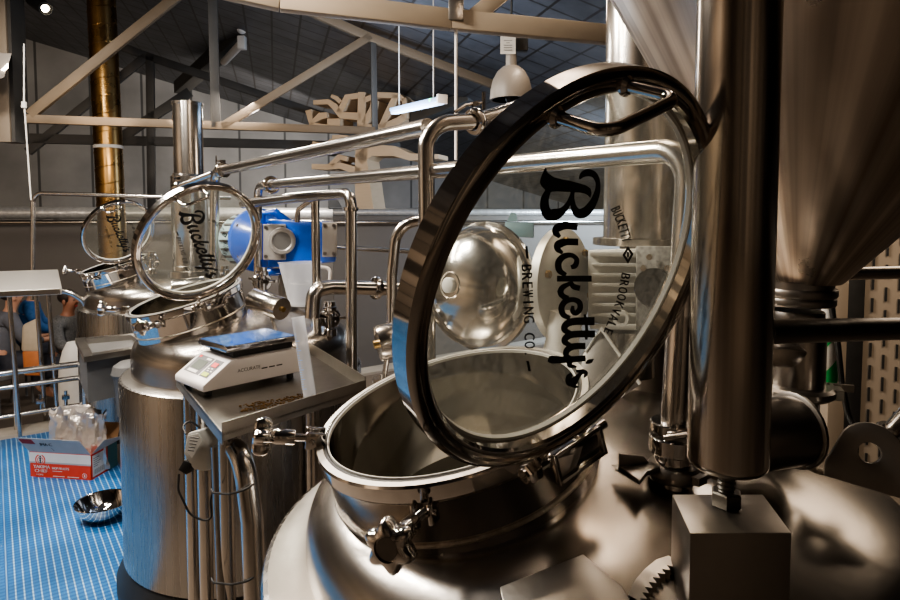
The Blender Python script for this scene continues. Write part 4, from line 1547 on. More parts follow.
G().lathe([(.0745, hj * .52), (.0760, hj * .53), (.0745, hj * .54)], jb, (0, 0, 1), 40, True).obj('level_mark', 'white', t)

# clutter of clamps and small valves on the middle tank
for i, (px, py, d_, lab) in enumerate(((262, 282, 3.0, 'small clamped valve at the foot of the lower long pipe'), (225, 278, 3.75, 'small clamped valve seen through the middle lid glass'), (152, 262, 4.3, 'small clamped valve on the farthest tank, left in the middle lid glass'), (330, 318, 2.75, 'small round sight fitting right of the slim straight pipe'))):
    c_ = V(px, py, d_)
    t = thing('small_valve', lab, 'valve', c_ + Vector((0, 0, -.08)))
    g = G().lathe([(0, -.08), (.03, -.08), (.03, -.05), (.022, -.04), (.022, .03), (.032, .035), (.032, .05), (.026, .055), (.026, .075), (0, .075)], c_, (0, 0, 1), 28)
    g.obj('valve_body', 'polish', t)
    g = clampring(G(), c_ + Vector((0, 0, .0)), (.5, -.85, 0), .03, .02)
    wingnut(g, c_, (0, 0, 1), (.5, -.8, .1), .035)
    wingnut(g, c_, (0, 0, 1), (-.7, -.5, .3), .03)
    g.obj('clamp', 'polish', t)

# ------------------------------------------------------------------ floor items
# steel bowl
bc = VZ(104, 519, 0)
t = thing('mixing_bowl', 'shiny steel mixing bowl on the blue floor beside the middle tank', 'bowl', bc)
prof = [(0, .0), (.06, 0), (.085, .014), (.118, .055), (.136, .10), (.142, .102), (.140, .106), (.133, .103), (.114, .060), (.08, .02), (.05, .008), (0, .006)]
G().lathe(prof, bc, (0, 0, 1), 56).obj('bowl_shell', 'polish', t)

# hop box
A = VZ(30.5, 477, 0)
Bp = VZ(91.5, 481, 0)
bxv = (Bp - A).normalized()
byv = Vector((-bxv.y, bxv.x, 0))
if byv.y < 0:
    byv = -byv
BWd, BD, BH = (Bp - A).length, .24, .165
def Bx(x, y, z):
    return A + bxv * x + byv * y + Vector((0, 0, z))
t = thing('hop_box', 'open red and white printed carton on the blue floor', 'box', A + bxv * BWd / 2 + byv * BD / 2)
th = .004
Z = Vector((0, 0, 1))
fp = G().box(Bx(BWd / 2, th / 2, BH / 2), (BWd, th, BH), (bxv, byv, Z)).obj('front_panel', 'card_red', t)
g = G().box(Bx(BWd / 2, -.0008, BH * .80), (BWd, .001, BH * .36), (bxv, byv, Z))
g.obj('white_band', 'card_white', fp)
G().box(Bx(BWd / 2, -.0008, BH * .60), (BWd, .0012, BH * .06), (bxv, byv, Z)).obj('grey_band', 'card_grey', fp)
G().box(Bx(BWd - th / 2, BD / 2, BH / 2), (th, BD, BH), (bxv, byv, Z)).obj('side_panel', 'card_red', t)
G().box(Bx(th / 2, BD / 2, BH / 2), (th, BD, BH), (bxv, byv, Z)).obj('side_panel', 'card_brown', t)
G().box(Bx(BWd / 2, BD - th / 2, BH / 2), (BWd, th, BH), (bxv, byv, Z)).obj('back_panel', 'card_brown', t)
G().box(Bx(BWd / 2, BD / 2, .004), (BWd - .01, BD - .01, .006), (bxv, byv, Z)).obj('bottom_panel', 'card_brown', t)
# flaps
f0, f1 = Bx(0, 0, BH), Bx(BWd, 0, BH)
fo = (Z * .105 + byv * -.05)
ff = G().prism([f0, f1, f1 + fo - bxv * .035, f0 + fo - bxv * .05], byv * .003).obj('front_flap', 'card_grey', t)
fu, fn_ = fo.normalized(), bxv.cross(fo.normalized())
if fn_.y > 0:
    fn_ = -fn_
def Fp(x, h):
    return f0 + bxv * (x - .045 * h / .116) + fu * h + fn_ * .0012
G().add([Fp(.01, .07), Fp(.10, .07), Fp(.10, .108), Fp(.01, .108)], [(0, 1, 2, 3)]).obj('flap_sticker', 'card_dkred', ff)
g = G()
text_on(g, 'IMA C', Fp(.125, .06), bxv, fu, .022, 1.0, weight=.0012)
g.add([Fp(.19, .02), Fp(.193, .02), Fp(.188, .045), Fp(.185, .045)], [(0, 1, 2, 3)])
g.obj('flap_print', 'letter', ff)
G().prism([Bx(BWd, 0.01, BH), Bx(BWd, BD, BH), Bx(BWd + .09, BD - .01, BH + .05), Bx(BWd + .07, .03, BH + .085)], Z * .003).obj('side_flap', 'card_grey', t)
G().prism([Bx(0, BD, BH), Bx(BWd, BD, BH), Bx(BWd, BD + .04, BH + .11), Bx(0, BD + .04, BH + .11)], byv * .003).obj('back_flap', 'card_brown', t)
# printing on the front
g = G()
y0 = -.0016
text_on(g, 'YAKIMA', Bx(.025, y0, .062), bxv, Z, .020, 1.12, weight=.001)
text_on(g, 'CHIEF', Bx(.033, y0, .036), bxv, Z, .020, 1.2, weight=.001)
text_on(g, 'HOPS', Bx(.045, y0, .016), bxv, Z, .010, 1.3, weight=.0005)
text_on(g, 'HOP PELLETS', Bx(.155, y0, .060), bxv, Z, .014, 1.0, weight=.001)
g.add([Bx(.158, y0, .047), Bx(.225, y0, .047), Bx(.225, y0, .050), Bx(.158, y0, .050)], [(0, 1, 2, 3)])
for x in (.16, .26):
    g.add([Bx(x, y0, .014), Bx(x + .08, y0, .014), Bx(x + .08, y0, .018), Bx(x, y0, .018)], [(0, 1, 2, 3)])
def arc(g, cx_, cz_, r_, w_, a0, a1, n=20):
    vs = []
    for i in range(n + 1):
        q = a0 + (a1 - a0) * i / n
        for rr2 in (r_ - w_, r_):
            vs.append(Bx(cx_ + rr2 * math.cos(q), y0, cz_ + rr2 * math.sin(q)))
    g.add(vs, [(2 * i, 2 * i + 1, 2 * i + 3, 2 * i + 2) for i in range(n)])
arc(g, BWd - .045, .030, .016, .002, 0, 2 * PI)
g.add([Bx(BWd - .05, y0, .022), Bx(BWd - .04, y0, .022), Bx(BWd - .042, y0, .038), Bx(BWd - .048, y0, .038)], [(0, 1, 2, 3)])
g.obj('white_print', 'white', fp)
g = G()
arc(g, .075, .115, .036, .008, PI * .60, PI * 1.40)
arc(g, .075, .115, .036, .008, -PI * .40, PI * .40)
arc(g, .075, .115, .022, .006, PI * .65, PI * 1.35)
arc(g, .075, .115, .022, .006, -PI * .35, PI * .35)
g.obj('emblem_rings', 'card_red', fp)
g = G()
for k in range(4):
    z1 = .098 + k * .012
    w_ = .010 - abs(k - 1.5) * .002
    y1 = y0 - .0004
    g.add([Bx(.075 - w_, y1, z1 + .004), Bx(.075, y1, z1 - .004), Bx(.075 + w_, y1, z1 + .004), Bx(.075, y1, z1 + .012)], [(0, 1, 2, 3)])
g.obj('emblem_cone', 'letter', fp)
# side label
def Sp(y, z):
    return Bx(BWd + .0012, y, z)
sl = G().add([Sp(.012, .018), Sp(.125, .018), Sp(.125, BH - .012), Sp(.012, BH - .012)], [(0, 1, 2, 3)]).obj('side_label', 'card_white', t)
g = G()
for k in range(18):
    y_ = .022 + k * .0053
    w_ = .0012 + .0022 * ((k * 7) % 3) / 2
    p = [Sp(y_, .03), Sp(y_ + w_, .03), Sp(y_ + w_, .062), Sp(y_, .062)]
    g.add([q + bxv * .0006 for q in p], [(0, 1, 2, 3)])
for k in range(5):
    p = [Sp(.02, .078 + k * .013), Sp(.06 + .012 * (k % 3), .078 + k * .013), Sp(.06 + .012 * (k % 3), .083 + k * .013), Sp(.02, .083 + k * .013)]
    g.add([q + bxv * .0006 for q in p], [(0, 1, 2, 3)])
g.obj('label_print', 'ink', sl)
G().add([Sp(.15, .002), Sp(BD, .002), Sp(BD, BH), Sp(.15, BH)], [(0, 1, 2, 3)]).obj('teal_patch', 'card_teal', t)

# foil bag in the box
t = None
g = G()
rnd = random.Random(11)
c_ = Bx(BWd * .55, BD * .55, .0)
rows_, seg = 22, 48
vs = []
for i in range(rows_ + 1):
    q = i / rows_
    zz = .02 + q * .40
    rx = .20 * (1 - .10 * q) * (1 if q < .8 else 1 + .12 * (q - .8) * 5)
    ry = .085 * (1 - .62 * q ** 2)
    for k in range(seg):
        a_ = 2 * PI * k / seg
        cr = .012 * math.sin(9 * a_ + 5 * q + 2 * math.sin(7 * q)) + .008 * math.sin(17 * a_ - 11 * q) + .005 * (rnd.random() - .5)
        vs.append(c_ + bxv * (rx + cr * .6) * math.cos(a_) + byv * (ry + cr) * math.sin(a_) + Z * (zz + (.016 * math.sin(6 * a_ + 1) + .012 * math.sin(11 * a_) - .03 * abs(math.cos(a_)) if i > rows_ - 3 else 0)))
fs = [(i * seg + k, i * seg + (k + 1) % seg, (i + 1) * seg + (k + 1) % seg, (i + 1) * seg + k) for i in range(rows_) for k in range(seg)]
fs.append(tuple(rows_ * seg + k for k in range(seg)))
fs.append(tuple(range(seg)))
g.add(vs, fs)
tag(g.obj('foil_bag', 'foil', angle=25), 'crumpled silver foil bag standing in the open carton', 'bag')

# ------------------------------------------------------------------ left side: sink, stool, shelf, rails
SZ = .80
a_, b_ = VZ(84, 357, SZ), VZ(75, 338, SZ)
c_, d_ = VZ(150, 346, SZ), VZ(136, 333, SZ)
t = thing('wash_sink', 'stainless wash sink with a dark hanging bin, left of the middle tank', 'sink', Vector(((a_.x + c_.x) / 2, (a_.y + c_.y) / 2, 0)))
def lerp2(p, q):
    return (a_.lerp(c_, p)).lerp(b_.lerp(d_, p), q)
g = G()
o_ = [lerp2(0, 0), lerp2(1, 0), lerp2(1, 1), lerp2(0, 1)]
i_ = [lerp2(.14, .12), lerp2(.9, .12), lerp2(.9, .88), lerp2(.14, .88)]
dn = Vector((0, 0, -.18))
vs = o_ + i_ + [p + dn for p in i_]
vs += [p + Vector((0, 0, -.035)) for p in o_]
fs = [(k, (k + 1) % 4, 4 + (k + 1) % 4, 4 + k) for k in range(4)] + [(4 + k, 4 + (k + 1) % 4, 8 + (k + 1) % 4, 8 + k) for k in range(4)] + [(8, 9, 10, 11)] + [(k, (k + 1) % 4, 12 + (k + 1) % 4, 12 + k) for k in range(4)]
g.add(vs, fs)
g.obj('sink_top', 'shoulder', t)
g = G()
lo = Vector((0, 0, -.035))
q_ = [lerp2(.05, .08) + lo, lerp2(.95, .08) + lo, lerp2(.95, .92) + lo, lerp2(.05, .92) + lo]
g.hexa([Vector((p.x, p.y, .50)) for p in q_], q_)
g.obj('sink_body', 'stool', t)
for p in (lerp2(.12, .75), lerp2(.9, .75), lerp2(.9, .95), lerp2(.12, .95)):
    G().tube([Vector((p.x, p.y, 0)), Vector((p.x, p.y, .52))], .018, 12).obj('leg', 'pipe', t)

bp_ = lerp2(.62, -.12)
zt = V(110, 362, (bp_.y)).z
G().lathe([(0, 0), (.045, -.004), (.085, -.03), (.10, -.08), (.09, -.10), (.085, -.11), (.07, -.34), (0, -.34)], (bp_.x, bp_.y, zt), Z, 32).obj('hanging_bin', 'stool', t)

# shelf trough
def LS(px, py, d):
    return V(px, py, d)
t = thing('steel_trough', 'shiny stainless trough shelf on slim posts at the left edge', 'trough', VZ(20, 437, 0.0))
A0, A1 = V(-60, 297, 4.05), V(62, 291, 4.35)
B0, B1 = V(-60, 271, 4.45), V(58, 271, 4.75)
A1.z = A0.z = 1.135
B0.z = B1.z = 1.235
g = G()
hf = Vector((0, 0, -.045))
g.hexa([A0 + hf, A1 + hf, B1 + hf * 3, B0 + hf * 3], [A0, A1, B1, B0])
g.obj('trough_tray', 'trough', t, bevel=.006)
g = G().bar(A0 - Vector((0, .02, .02)), A1 - Vector((0, .02, .02)), .03, .035)
g.obj('front_rail', 'pipe', t)
for (x0, y0_, x1, y1_, d_) in ((9, 296, 20, 436, 4.5), (36, 296, 37, 432, 4.85), (48, 294, 55, 408, 4.75)):
    p1 = V(x0, y0_, d_)
    G().tube([Vector((p1.x + .04, p1.y, -.0 if x0 < 40 else .03)), p1 + Vector((0, 0, .05))], .016, 14).obj('post', 'pipe', t)
pipe('steel_pipe', [V(48, 291, 4.6), V(70, 292, 4.6), V(86, 302, 4.65), V(88, 335, 4.65)], .022, 'curved steel pipe end dropping beside the trough shelf', fil=.12)
# goal shaped thin pipe
pipe('thin_pipe', [V(33, 300, 5.2), V(33, 193, 5.2), V(165, 197, 5.2), V(230, 198, 5.6)], .018, 'thin steel pipe bent over above the trough shelf', fil=.08)
# guard rail on the kerb
t = thing('guard_rail', 'low guard rail of steel pipes along the kerb at the left', 'rail', uv(5.62, .7, .03))
k0, k1 = uv(5.62, -.8), uv(5.62, 2.4)
def K(v, z):
    return uv(5.62, v, z)
pipe('rail_pipe', [K(-1.2, .47), K(1.8, .47)], .026, '', parent=t)
pipe('rail_pipe', [K(-.35, .03), K(-.35, .36), K(1.8, .36)], .02, '', parent=t, fil=.07)
pipe('rail_pipe', [K(-.3, .14), K(.4, .14), K(1.5, .14)], .018, '', parent=t)
for v_ in (.1, .9, 1.6):
    pipe('rail_post', [K(v_, .03), K(v_, .47)], .02, '', parent=t)
g = G()
for v_ in (.25, .42):
    g.box(K(v_, .22), (.05, .05, .03), (W, U, Z))
    g.cyl(K(v_, .14), K(v_, .27), .012, 10)
g.obj('rail_valve', 'polish', t)

# ------------------------------------------------------------------ people beyond the rail
def skin_mesh(name, nodes, edges, m_, parent, sub=2):
    me = bpy.data.meshes.new(name)
    me.from_pydata([tuple(p) for p, r_ in nodes], edges, [])
    o = bpy.data.objects.new(name, me)
    COL.objects.link(o)
    md = o.modifiers.new('skin', 'SKIN')
    for i, (p, r_) in enumerate(nodes):
        sv = me.skin_vertices[0].data[i]
        sv.radius = (r_, r_)
        sv.use_root = i == 0
    sb = o.modifiers.new('sub', 'SUBSURF')
    sb.levels = sb.render_levels = sub
    dg = bpy.context.evaluated_depsgraph_get()
    dg.update()
    nm = bpy.data.meshes.new_from_object(o.evaluated_get(dg))
    o.modifiers.clear()
    o.data = nm
    nm.name = name
    nm.materials.clear()
    nm.materials.append(M[m_])
    for p in nm.polygons:
        p.use_smooth = True
    if parent:
        o.parent = parent
        o.matrix_parent_inverse = PW[parent.name].inverted()
    PW[o.name] = Matrix.Identity(4)
    return o


def seated(base, face, label, top_m, leg_m, skin_m, hair=True, lean=.12, head=True, arms=1.):
    """base: point of the floor under the seat; face: heading in degrees"""
    Mx = Matrix.Translation(base) @ Matrix.Rotation(math.radians(face), 4, 'Z')
    t = thing('person', label, 'person', base)
    X = lambda x, y, z: Mx @ Vector((x, y, z))     # x: sideways, y: forward
    # body: torso, neck, head, arms and legs in one surface
    l = lean
    N = [(X(0, 0, .50), .12), (X(0, l * .3, .70), .115), (X(0, l * .75, .92), .12), (X(0, l, 1.03), .085), (X(0, l + .02, 1.11), .052), (X(0, l + .045, 1.19), .075), (X(0, l + .05, 1.27), .088), (X(0, l + .035, 1.335), .06)]
    E = [(i, i + 1) for i in range(7)]
    for s_ in (-1, 1):
        k = len(N)
        N += [(X(.19 * s_, l * .95, .98), .062), (X(.23 * s_, l + .10, .75), .046), (X(.14 * s_, l + .32, .72), .036), (X(.10 * s_, l + .40, .73), .03)]
        E += [(3, k), (k, k + 1), (k + 1, k + 2), (k + 2, k + 3)]
        for f_ in range(4):
            q = len(N)
            N += [(X((.085 + .012 * f_) * s_, l + .455 - .006 * f_, .735), .010), (X((.085 + .012 * f_) * s_, l + .49 - .006 * f_, .715), .008)]
            E += [(k + 3, q), (q, q + 1)]
        q = len(N)
        N += [(X((.06) * s_, l + .42, .75), .010), (X(.045 * s_, l + .45, .745), .008)]
        E += [(k + 3, q), (q, q + 1)]
        k = len(N)
        N += [(X(.11 * s_, .05, .50), .095), (X(.13 * s_, .44, .50), .068), (X(.13 * s_, .46, .12), .045), (X(.13 * s_, .50, .05), .042), (X(.13 * s_, .62, .035), .035)]
        E += [(0, k), (k, k + 1), (k + 1, k + 2), (k + 2, k + 3), (k + 3, k + 4)]
    if head:
        k = len(N)
        N += [(X(0, l + .142, 1.25), .014), (X(0, l + .158, 1.235), .010)]       # nose
        E += [(6, k), (k, k + 1)]
    body = skin_mesh('body', N, E, skin_m, t)
    # clothes
    NS = [(X(0, 0, .47), .155), (X(0, l * .3, .70), .150), (X(0, l * .75, .92), .152), (X(0, l * .97, 1.03), .105), (X(0, l + .012, 1.07), .068)]
    ES = [(i, i + 1) for i in range(4)]
    for s_ in (-1, 1):
        k = len(NS)
        NS += [(X(.19 * s_, l * .95, .98), .082), (X(.235 * s_, l + .10, .75), .066), (X(.14 * s_, l + .31, .72), .052)]
        ES += [(3, k), (k, k + 1), (k + 1, k + 2)]
    top = skin_mesh('top_garment', NS, ES, top_m, t)
    NT = [(X(0, 0, .48), .15)]
    ET = []
    for s_ in (-1, 1):
        k = len(NT)
        NT += [(X(.11 * s_, .06, .50), .115), (X(.13 * s_, .45, .50), .085), (X(.13 * s_, .46, .13), .065)]
        ET += [(0, k), (k, k + 1), (k + 1, k + 2)]
    skin_mesh('trousers', NT, ET, leg_m, t)
    if hair:
        g = G()
        hx, hy, hz = (Mx.to_3x3() @ Vector((1, 0, 0))), (Mx.to_3x3() @ Vector((0, 1, 0))), Z
        g.ball(X(0, l + .02, 1.30), (.098, .108, .088), (hx, hy, hz))
        g.v = [v for v in g.v]
        keep = []
        for f_ in g.f:
            c = sum((g.v[i] for i in f_), Vector()) / len(f_)
            y_ = (c - X(0, l + .02, 1.30)).dot(hy)
            z_ = (c - X(0, l + .02, 1.30)).z
            if y_ > .05 and z_ < .045:
                continue
            keep.append(f_)
        g.f = keep
        g.obj('hair', 'hair', t)
        g = G()
        for s_ in (-1, 1):
            g.ball(X(.09 * s_, l + .04, 1.245), (.012, .022, .032), (hx, hy, hz), 10, 8)
        g.obj('ear', skin_m, t)
        g = G()
        for s_ in (-1, 1):
            g.ball(X(.034 * s_, l + .128, 1.265), (.014, .010, .009), (hx, hy, hz), 10, 8)
        g.obj('eye', 'hair', t)
        g = G().ball(X(0, l + .128, 1.19), (.026, .010, .008), (hx, hy, hz), 10, 8)
        g.obj('mouth', 'card_dkred', t)
    return t


def floor_under(px, py_head, d):
    p = V(px, py_head, d)
    return Vector((p.x, p.y, p.z - 1.27))


pA = floor_under(58, 301, 7.2)
pA.z = LOW
seated(Vector((pA.x, pA.y, V(64, 299, 7.2).z - 1.27)), -95, 'dark haired seated person in a grey patterned sweater, seen in profile', 'sweater', 'denim', 'skin', lean=.10)
seated(Vector((V(26, 300, 7.6).x, V(26, 300, 7.6).y, V(40, 299, 7.6).z - 1.10)), -60, 'seated person in a bright blue printed shirt behind the slim posts', 'shirt', 'denim', 'skin2', lean=.05)
seated(Vector((V(-8, 300, 7.0).x, V(-8, 300, 7.0).y, V(0, 312, 7.0).z - 1.10)), -40, 'seated person in slate clothing cut off by the left edge', 'coat', 'denim', 'skin2', lean=.15)
# the stools they sit on
for px, d_, lab in ((58, 7.2, 'low dark bench seat under the person in the grey sweater'), (26, 7.6, 'low dark bench seat under the person in the blue shirt'), (-8, 7.0, 'low dark bench seat under the person at the left edge')):
    p = V(px, 300, d_)
    zf = LOW
    ztop = {58: V(64, 299, 7.2).z - 1.27 + .37, 26: V(40, 299, 7.6).z - 1.10 + .37, -8: V(0, 312, 7.0).z - 1.10 + .37}[px]
    t = thing('bench_seat', lab, 'stool', Vector((p.x, p.y, zf)))
    G().lathe([(0, -.05), (.19, -.05), (.20, -.04), (.20, -.01), (.19, 0), (0, 0)], (p.x, p.y, ztop), Z, 28).obj('seat', 'stool', t)
    for k in range(4):
        q = PI / 4 + k * PI / 2
        G().tube([Vector((p.x + .16 * math.cos(q), p.y + .16 * math.sin(q), ztop - .05)), Vector((p.x + .19 * math.cos(q), p.y + .19 * math.sin(q), zf))], .014, 10).obj('leg', 'stool', t)
# bags
t = thing('canvas_bag', 'cream canvas bag with an orange base between the seated people', 'bag', V(33, 380, 6.6))
g = G().hexa([V(21, 352, 6.6), V(40, 352, 6.6), V(42, 350, 6.85), V(23, 350, 6.85)], [V(22, 325, 6.6), V(38, 318, 6.6), V(40, 317, 6.8), V(26, 323, 6.8)])
g.obj('bag_body', 'cream', t, bevel=.03)
g = G().hexa([V(24, 376, 6.6), V(44, 376, 6.6), V(45, 374, 6.8), V(26, 374, 6.8)], [V(22, 351, 6.6), V(40, 351, 6.6), V(42, 350, 6.8), V(24, 350, 6.8)])
g.obj('bag_base', 'orange', t, bevel=.02)
cc_ = V(75, 372, 6.0)
g = G().lathe([(0, LOW - cc_.z), (.15, LOW - cc_.z), (.16, LOW - cc_.z + .05), (.14, .0), (.13, .10), (.10, .22), (.06, .30), (0, .31)], cc_, Z, 28)
tag(g.obj('white_sack', 'card_white'), 'rounded white sack behind the wash sink', 'sack')

# ------------------------------------------------------------------ far wall pipes
def wallpt(px, py, off):
    """a point in front of the far wall"""
    dirv = V(px, py, 1) - Vector((0, 0, CAMZ))
    q = w0 - BN * off
    tt = (q - Vector((0, 0, CAMZ))).dot(BN) / dirv.dot(BN)
    return Vector((0, 0, CAMZ)) + dirv * tt
a_, b_ = wallpt(-30, 213, 2.5), wallpt(640, 213, 2.5)
b_.z = a_.z
t = thing('wrapped_pipe', 'silver wrapped horizontal pipe lying along the low dividing wall', 'pipe', a_)
G().tube([a_.lerp(b_, i / 30) for i in range(31)], .10, 16).obj('pipe_run', 'duct_foil', t)
for k in range(4):
    p = a_.lerp(b_, .1 + .25 * k)
    G().box(p - Vector((0, 0, .12)), (.06, .22, .06), (BW, BN, Z)).obj('pipe_saddle', 'beam_dk', t)
a_, b_ = wallpt(-30, 222.5, 2.8), wallpt(640, 222.5, 2.8)
b_.z = a_.z
tag(G().tube([a_, b_], .04, 14).obj('steel_pipe', 'pipe'), 'slim bare pipe just below the silver wrapped pipe', 'pipe')
ztop = wallpt(300, 221, 2.6).z - .02
wq = []
for px, off in ((-60, 2.6), (660, 2.6), (660, 2.3), (-60, 2.3)):
    p = wallpt(px, 221, off)
    wq.append(Vector((p.x, p.y, 0)))
G().hexa([p + Vector((0, 0, LOW)) for p in wq], [p + Vector((0, 0, ztop)) for p in wq]).obj('wall_middle', 'wall_low', kind='structure')
g = G().hexa([wallpt(328, 207.5, 2.6), wallpt(342, 207.5, 2.6), wallpt(342, 207.5, 2.4), wallpt(328, 207.5, 2.4)], [wallpt(330, 199, 2.6), wallpt(338, 200, 2.6), wallpt(338, 200, 2.4), wallpt(330, 199, 2.4)])
tag(g.obj('flood_lamp', 'black'), 'small black flood lamp on the wrapped pipe', 'lamp')

p0, p1 = V(333, 216, 7.6), V(660, 216, 8.6)
g = G()
ov = (p1 - p0)
ov.z = 0
on = Vector((-ov.y, ov.x, 0)).normalized() * .12
zt = p0.z
b0_, b1_ = Vector((p0.x, p0.y, LOW)), Vector((p1.x, p1.y, LOW))
g.hexa([b0_, b1_, b1_ + on, b0_ + on], [Vector((q.x, q.y, zt)) for q in (b0_, b1_, b1_ + on, b0_ + on)])
tag(g.obj('screen_panel', 'wall_low'), 'plain grey brown screen panel in front of the plywood tree trunk', 'panel')
q0, q1 = Vector((b0_.x, b0_.y, zt + .045)) + on * .5, Vector((b1_.x, b1_.y, zt + .045)) + on * .5
tag(G().tube([q0.lerp(q1, i / 12) for i in range(13)], .045, 14).obj('wrapped_pipe', 'duct_foil'), 'short silver pipe lying on top of the screen panel before the tree trunk', 'pipe')
q0, q1 = Vector((b0_.x, b0_.y, zt - .08)) - on * .35, Vector((b1_.x, b1_.y, zt - .08)) - on * .35
tag(G().tube([q0, q1], .028, 12).obj('steel_pipe', 'pipe'), 'bare steel pipe along the front of the screen panel', 'pipe')

# ------------------------------------------------------------------ plywood tree
t = thing('plywood_tree', 'flat cut plywood tree sculpture rising to the roof', 'sculpture', V(362, 235, 8.5))
def TP(x, y, d=8.4):
    return V(270 + x / 5, 80 + y / 5, d)
thick = Vector((.13, .33, 0))
def branch(pts, nm='branch'):
    """pts: x, y, width"""
    L, R_ = [], []
    for i, (x, y, w_) in enumerate(pts):
        a_, b_ = pts[max(i - 1, 0)], pts[min(i + 1, len(pts) - 1)]
        tx, ty = b_[0] - a_[0], b_[1] - a_[1]
        l = math.hypot(tx, ty)
        L.append((x - ty / l * w_ / 2, y + tx / l * w_ / 2))
        R_.append((x + ty / l * w_ / 2, y - tx / l * w_ / 2))
    n = len(pts)
    fr = [TP(*p) for p in L + R_]
    bk = [p + thick for p in fr]
    g = G()
    m_ = 2 * n
    fs = [(i, i + 1, n + i + 1, n + i) for i in range(n - 1)] + [(m_ + i, m_ + i + 1, m_ + n + i + 1, m_ + n + i) for i in range(n - 1)]
    fs += [(i, i + 1, m_ + i + 1, m_ + i) for i in range(n - 1)] + [(n + i, n + i + 1, m_ + n + i + 1, m_ + n + i) for i in range(n - 1)]
    fs += [(0, n, m_ + n, m_), (n - 1, 2 * n - 1, m_ + 2 * n - 1, m_ + n - 1)]
    g.add(fr + bk, fs)
    return g.obj(nm, 'ply', t, angle=20)
branch([(500, 1100, 80), (480, 660, 80), (465, 560, 80), (455, 400, 60), (458, 330, 60)], 'trunk')
branch([(440, 400, 60), (500, 350, 60), (620, 355, 50), (700, 385, 36), (842, 382, 22)])
branch([(450, 460, 40), (350, 428, 30), (280, 435, 28), (208, 432, 26)])
branch([(300, 428, 24), (345, 385, 28), (385, 395, 24)])
branch([(450, 320, 60), (370, 300, 50), (310, 295, 40)])
branch([(340, 330, 30), (270, 335, 28), (210, 318, 26)])
branch([(280, 335, 20), (310, 300, 24)])
branch([(457, 250, 44), (457, 150, 38), (457, 60, 34)])
branch([(436, 238, 30), (560, 240, 40), (640, 205, 36), (672, 185, 34)])
branch([(455, 182, 38), (355, 176, 34), (320, 130, 32), (290, 108, 26), (216, 112, 22)])
branch([(345, 165, 30), (385, 85, 32), (440, 78, 28)])
branch([(352, 110, 22), (330, 90, 22), (305, 78, 16)])
branch([(470, 100, 26), (540, 74, 28), (640, 78, 28), (668, 100, 22)])
branch([(630, 74, 28), (585, 170, 30), (556, 236, 30)])
branch([(668, 188, 28), (675, 130, 24), (668, 90, 20)])
branch([(470, 220, 30), (515, 140, 34), (520, 100, 30)])
branch([(190, 150, 30), (205, 210, 34), (250, 180, 34), (285, 175, 28)])
branch([(285, 215, 44), (350, 215, 44)])
branch([(200, 225, 26), (300, 236, 24), (345, 236, 20)])

# ------------------------------------------------------------------ roof trusses and beams
def beam(pts, w_, h_, m_, par, nm='beam'):
    g = G()
    for i in range(len(pts) - 1):
        g.bar(pts[i], pts[i + 1], w_, h_)
    return g.obj(nm, m_, par, bevel=.004)

D1 = 6.3
def TR(px, py, off=0.):
    """point in the plane of the far truss"""
    dirv = V(px, py, 1) - Vector((0, 0, CAMZ))
    q = Vector((V(370, 216, D1).x, V(370, 216, D1).y, 0)) + BN * off
    tt = (q - Vector((0, 0, CAMZ))).dot(BN) / dirv.dot(BN)
    return Vector((0, 0, CAMZ)) + dirv * tt
t = thing('roof_truss', 'tan steel roof truss crossing in front of the plywood tree', 'truss', TR(210, 124))
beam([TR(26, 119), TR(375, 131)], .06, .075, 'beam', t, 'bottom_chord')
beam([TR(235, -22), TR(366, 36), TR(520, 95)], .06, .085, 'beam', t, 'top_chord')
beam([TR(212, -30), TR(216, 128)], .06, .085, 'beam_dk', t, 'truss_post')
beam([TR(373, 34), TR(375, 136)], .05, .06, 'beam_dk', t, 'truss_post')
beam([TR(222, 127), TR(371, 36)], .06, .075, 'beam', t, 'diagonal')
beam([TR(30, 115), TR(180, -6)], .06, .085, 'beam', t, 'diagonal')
def TR2(px, py):
    return TR(px, py, 2.6)
t = thing('roof_truss', 'grey roof truss farther back near the panelled wall', 'truss', TR2(150, 120))
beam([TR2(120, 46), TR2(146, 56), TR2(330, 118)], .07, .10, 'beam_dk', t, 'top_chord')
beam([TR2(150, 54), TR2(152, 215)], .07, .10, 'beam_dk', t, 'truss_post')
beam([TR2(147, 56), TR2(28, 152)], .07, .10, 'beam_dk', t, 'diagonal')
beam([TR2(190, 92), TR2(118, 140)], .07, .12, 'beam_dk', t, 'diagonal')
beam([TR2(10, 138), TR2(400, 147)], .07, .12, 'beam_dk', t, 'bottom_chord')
D3 = 2.9
def TR3(px, py):
    dirv = V(px, py, 1) - Vector((0, 0, CAMZ))
    q = Vector((V(450, 216, D3).x, V(450, 216, D3).y, 0))
    tt = (q - Vector((0, 0, CAMZ))).dot(BN) / dirv.dot(BN)
    return Vector((0, 0, CAMZ)) + dirv * tt
t = thing('roof_truss', 'near tan roof beam crossing the top of the view', 'truss', TR3(450, 25))
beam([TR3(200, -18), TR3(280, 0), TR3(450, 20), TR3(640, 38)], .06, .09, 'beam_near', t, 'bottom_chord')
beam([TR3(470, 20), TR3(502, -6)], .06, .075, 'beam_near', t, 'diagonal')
G().box(TR3(456, 12), (.07, .09, .10)).obj('hanger_clip', 'dark_steel', t, bevel=.004)
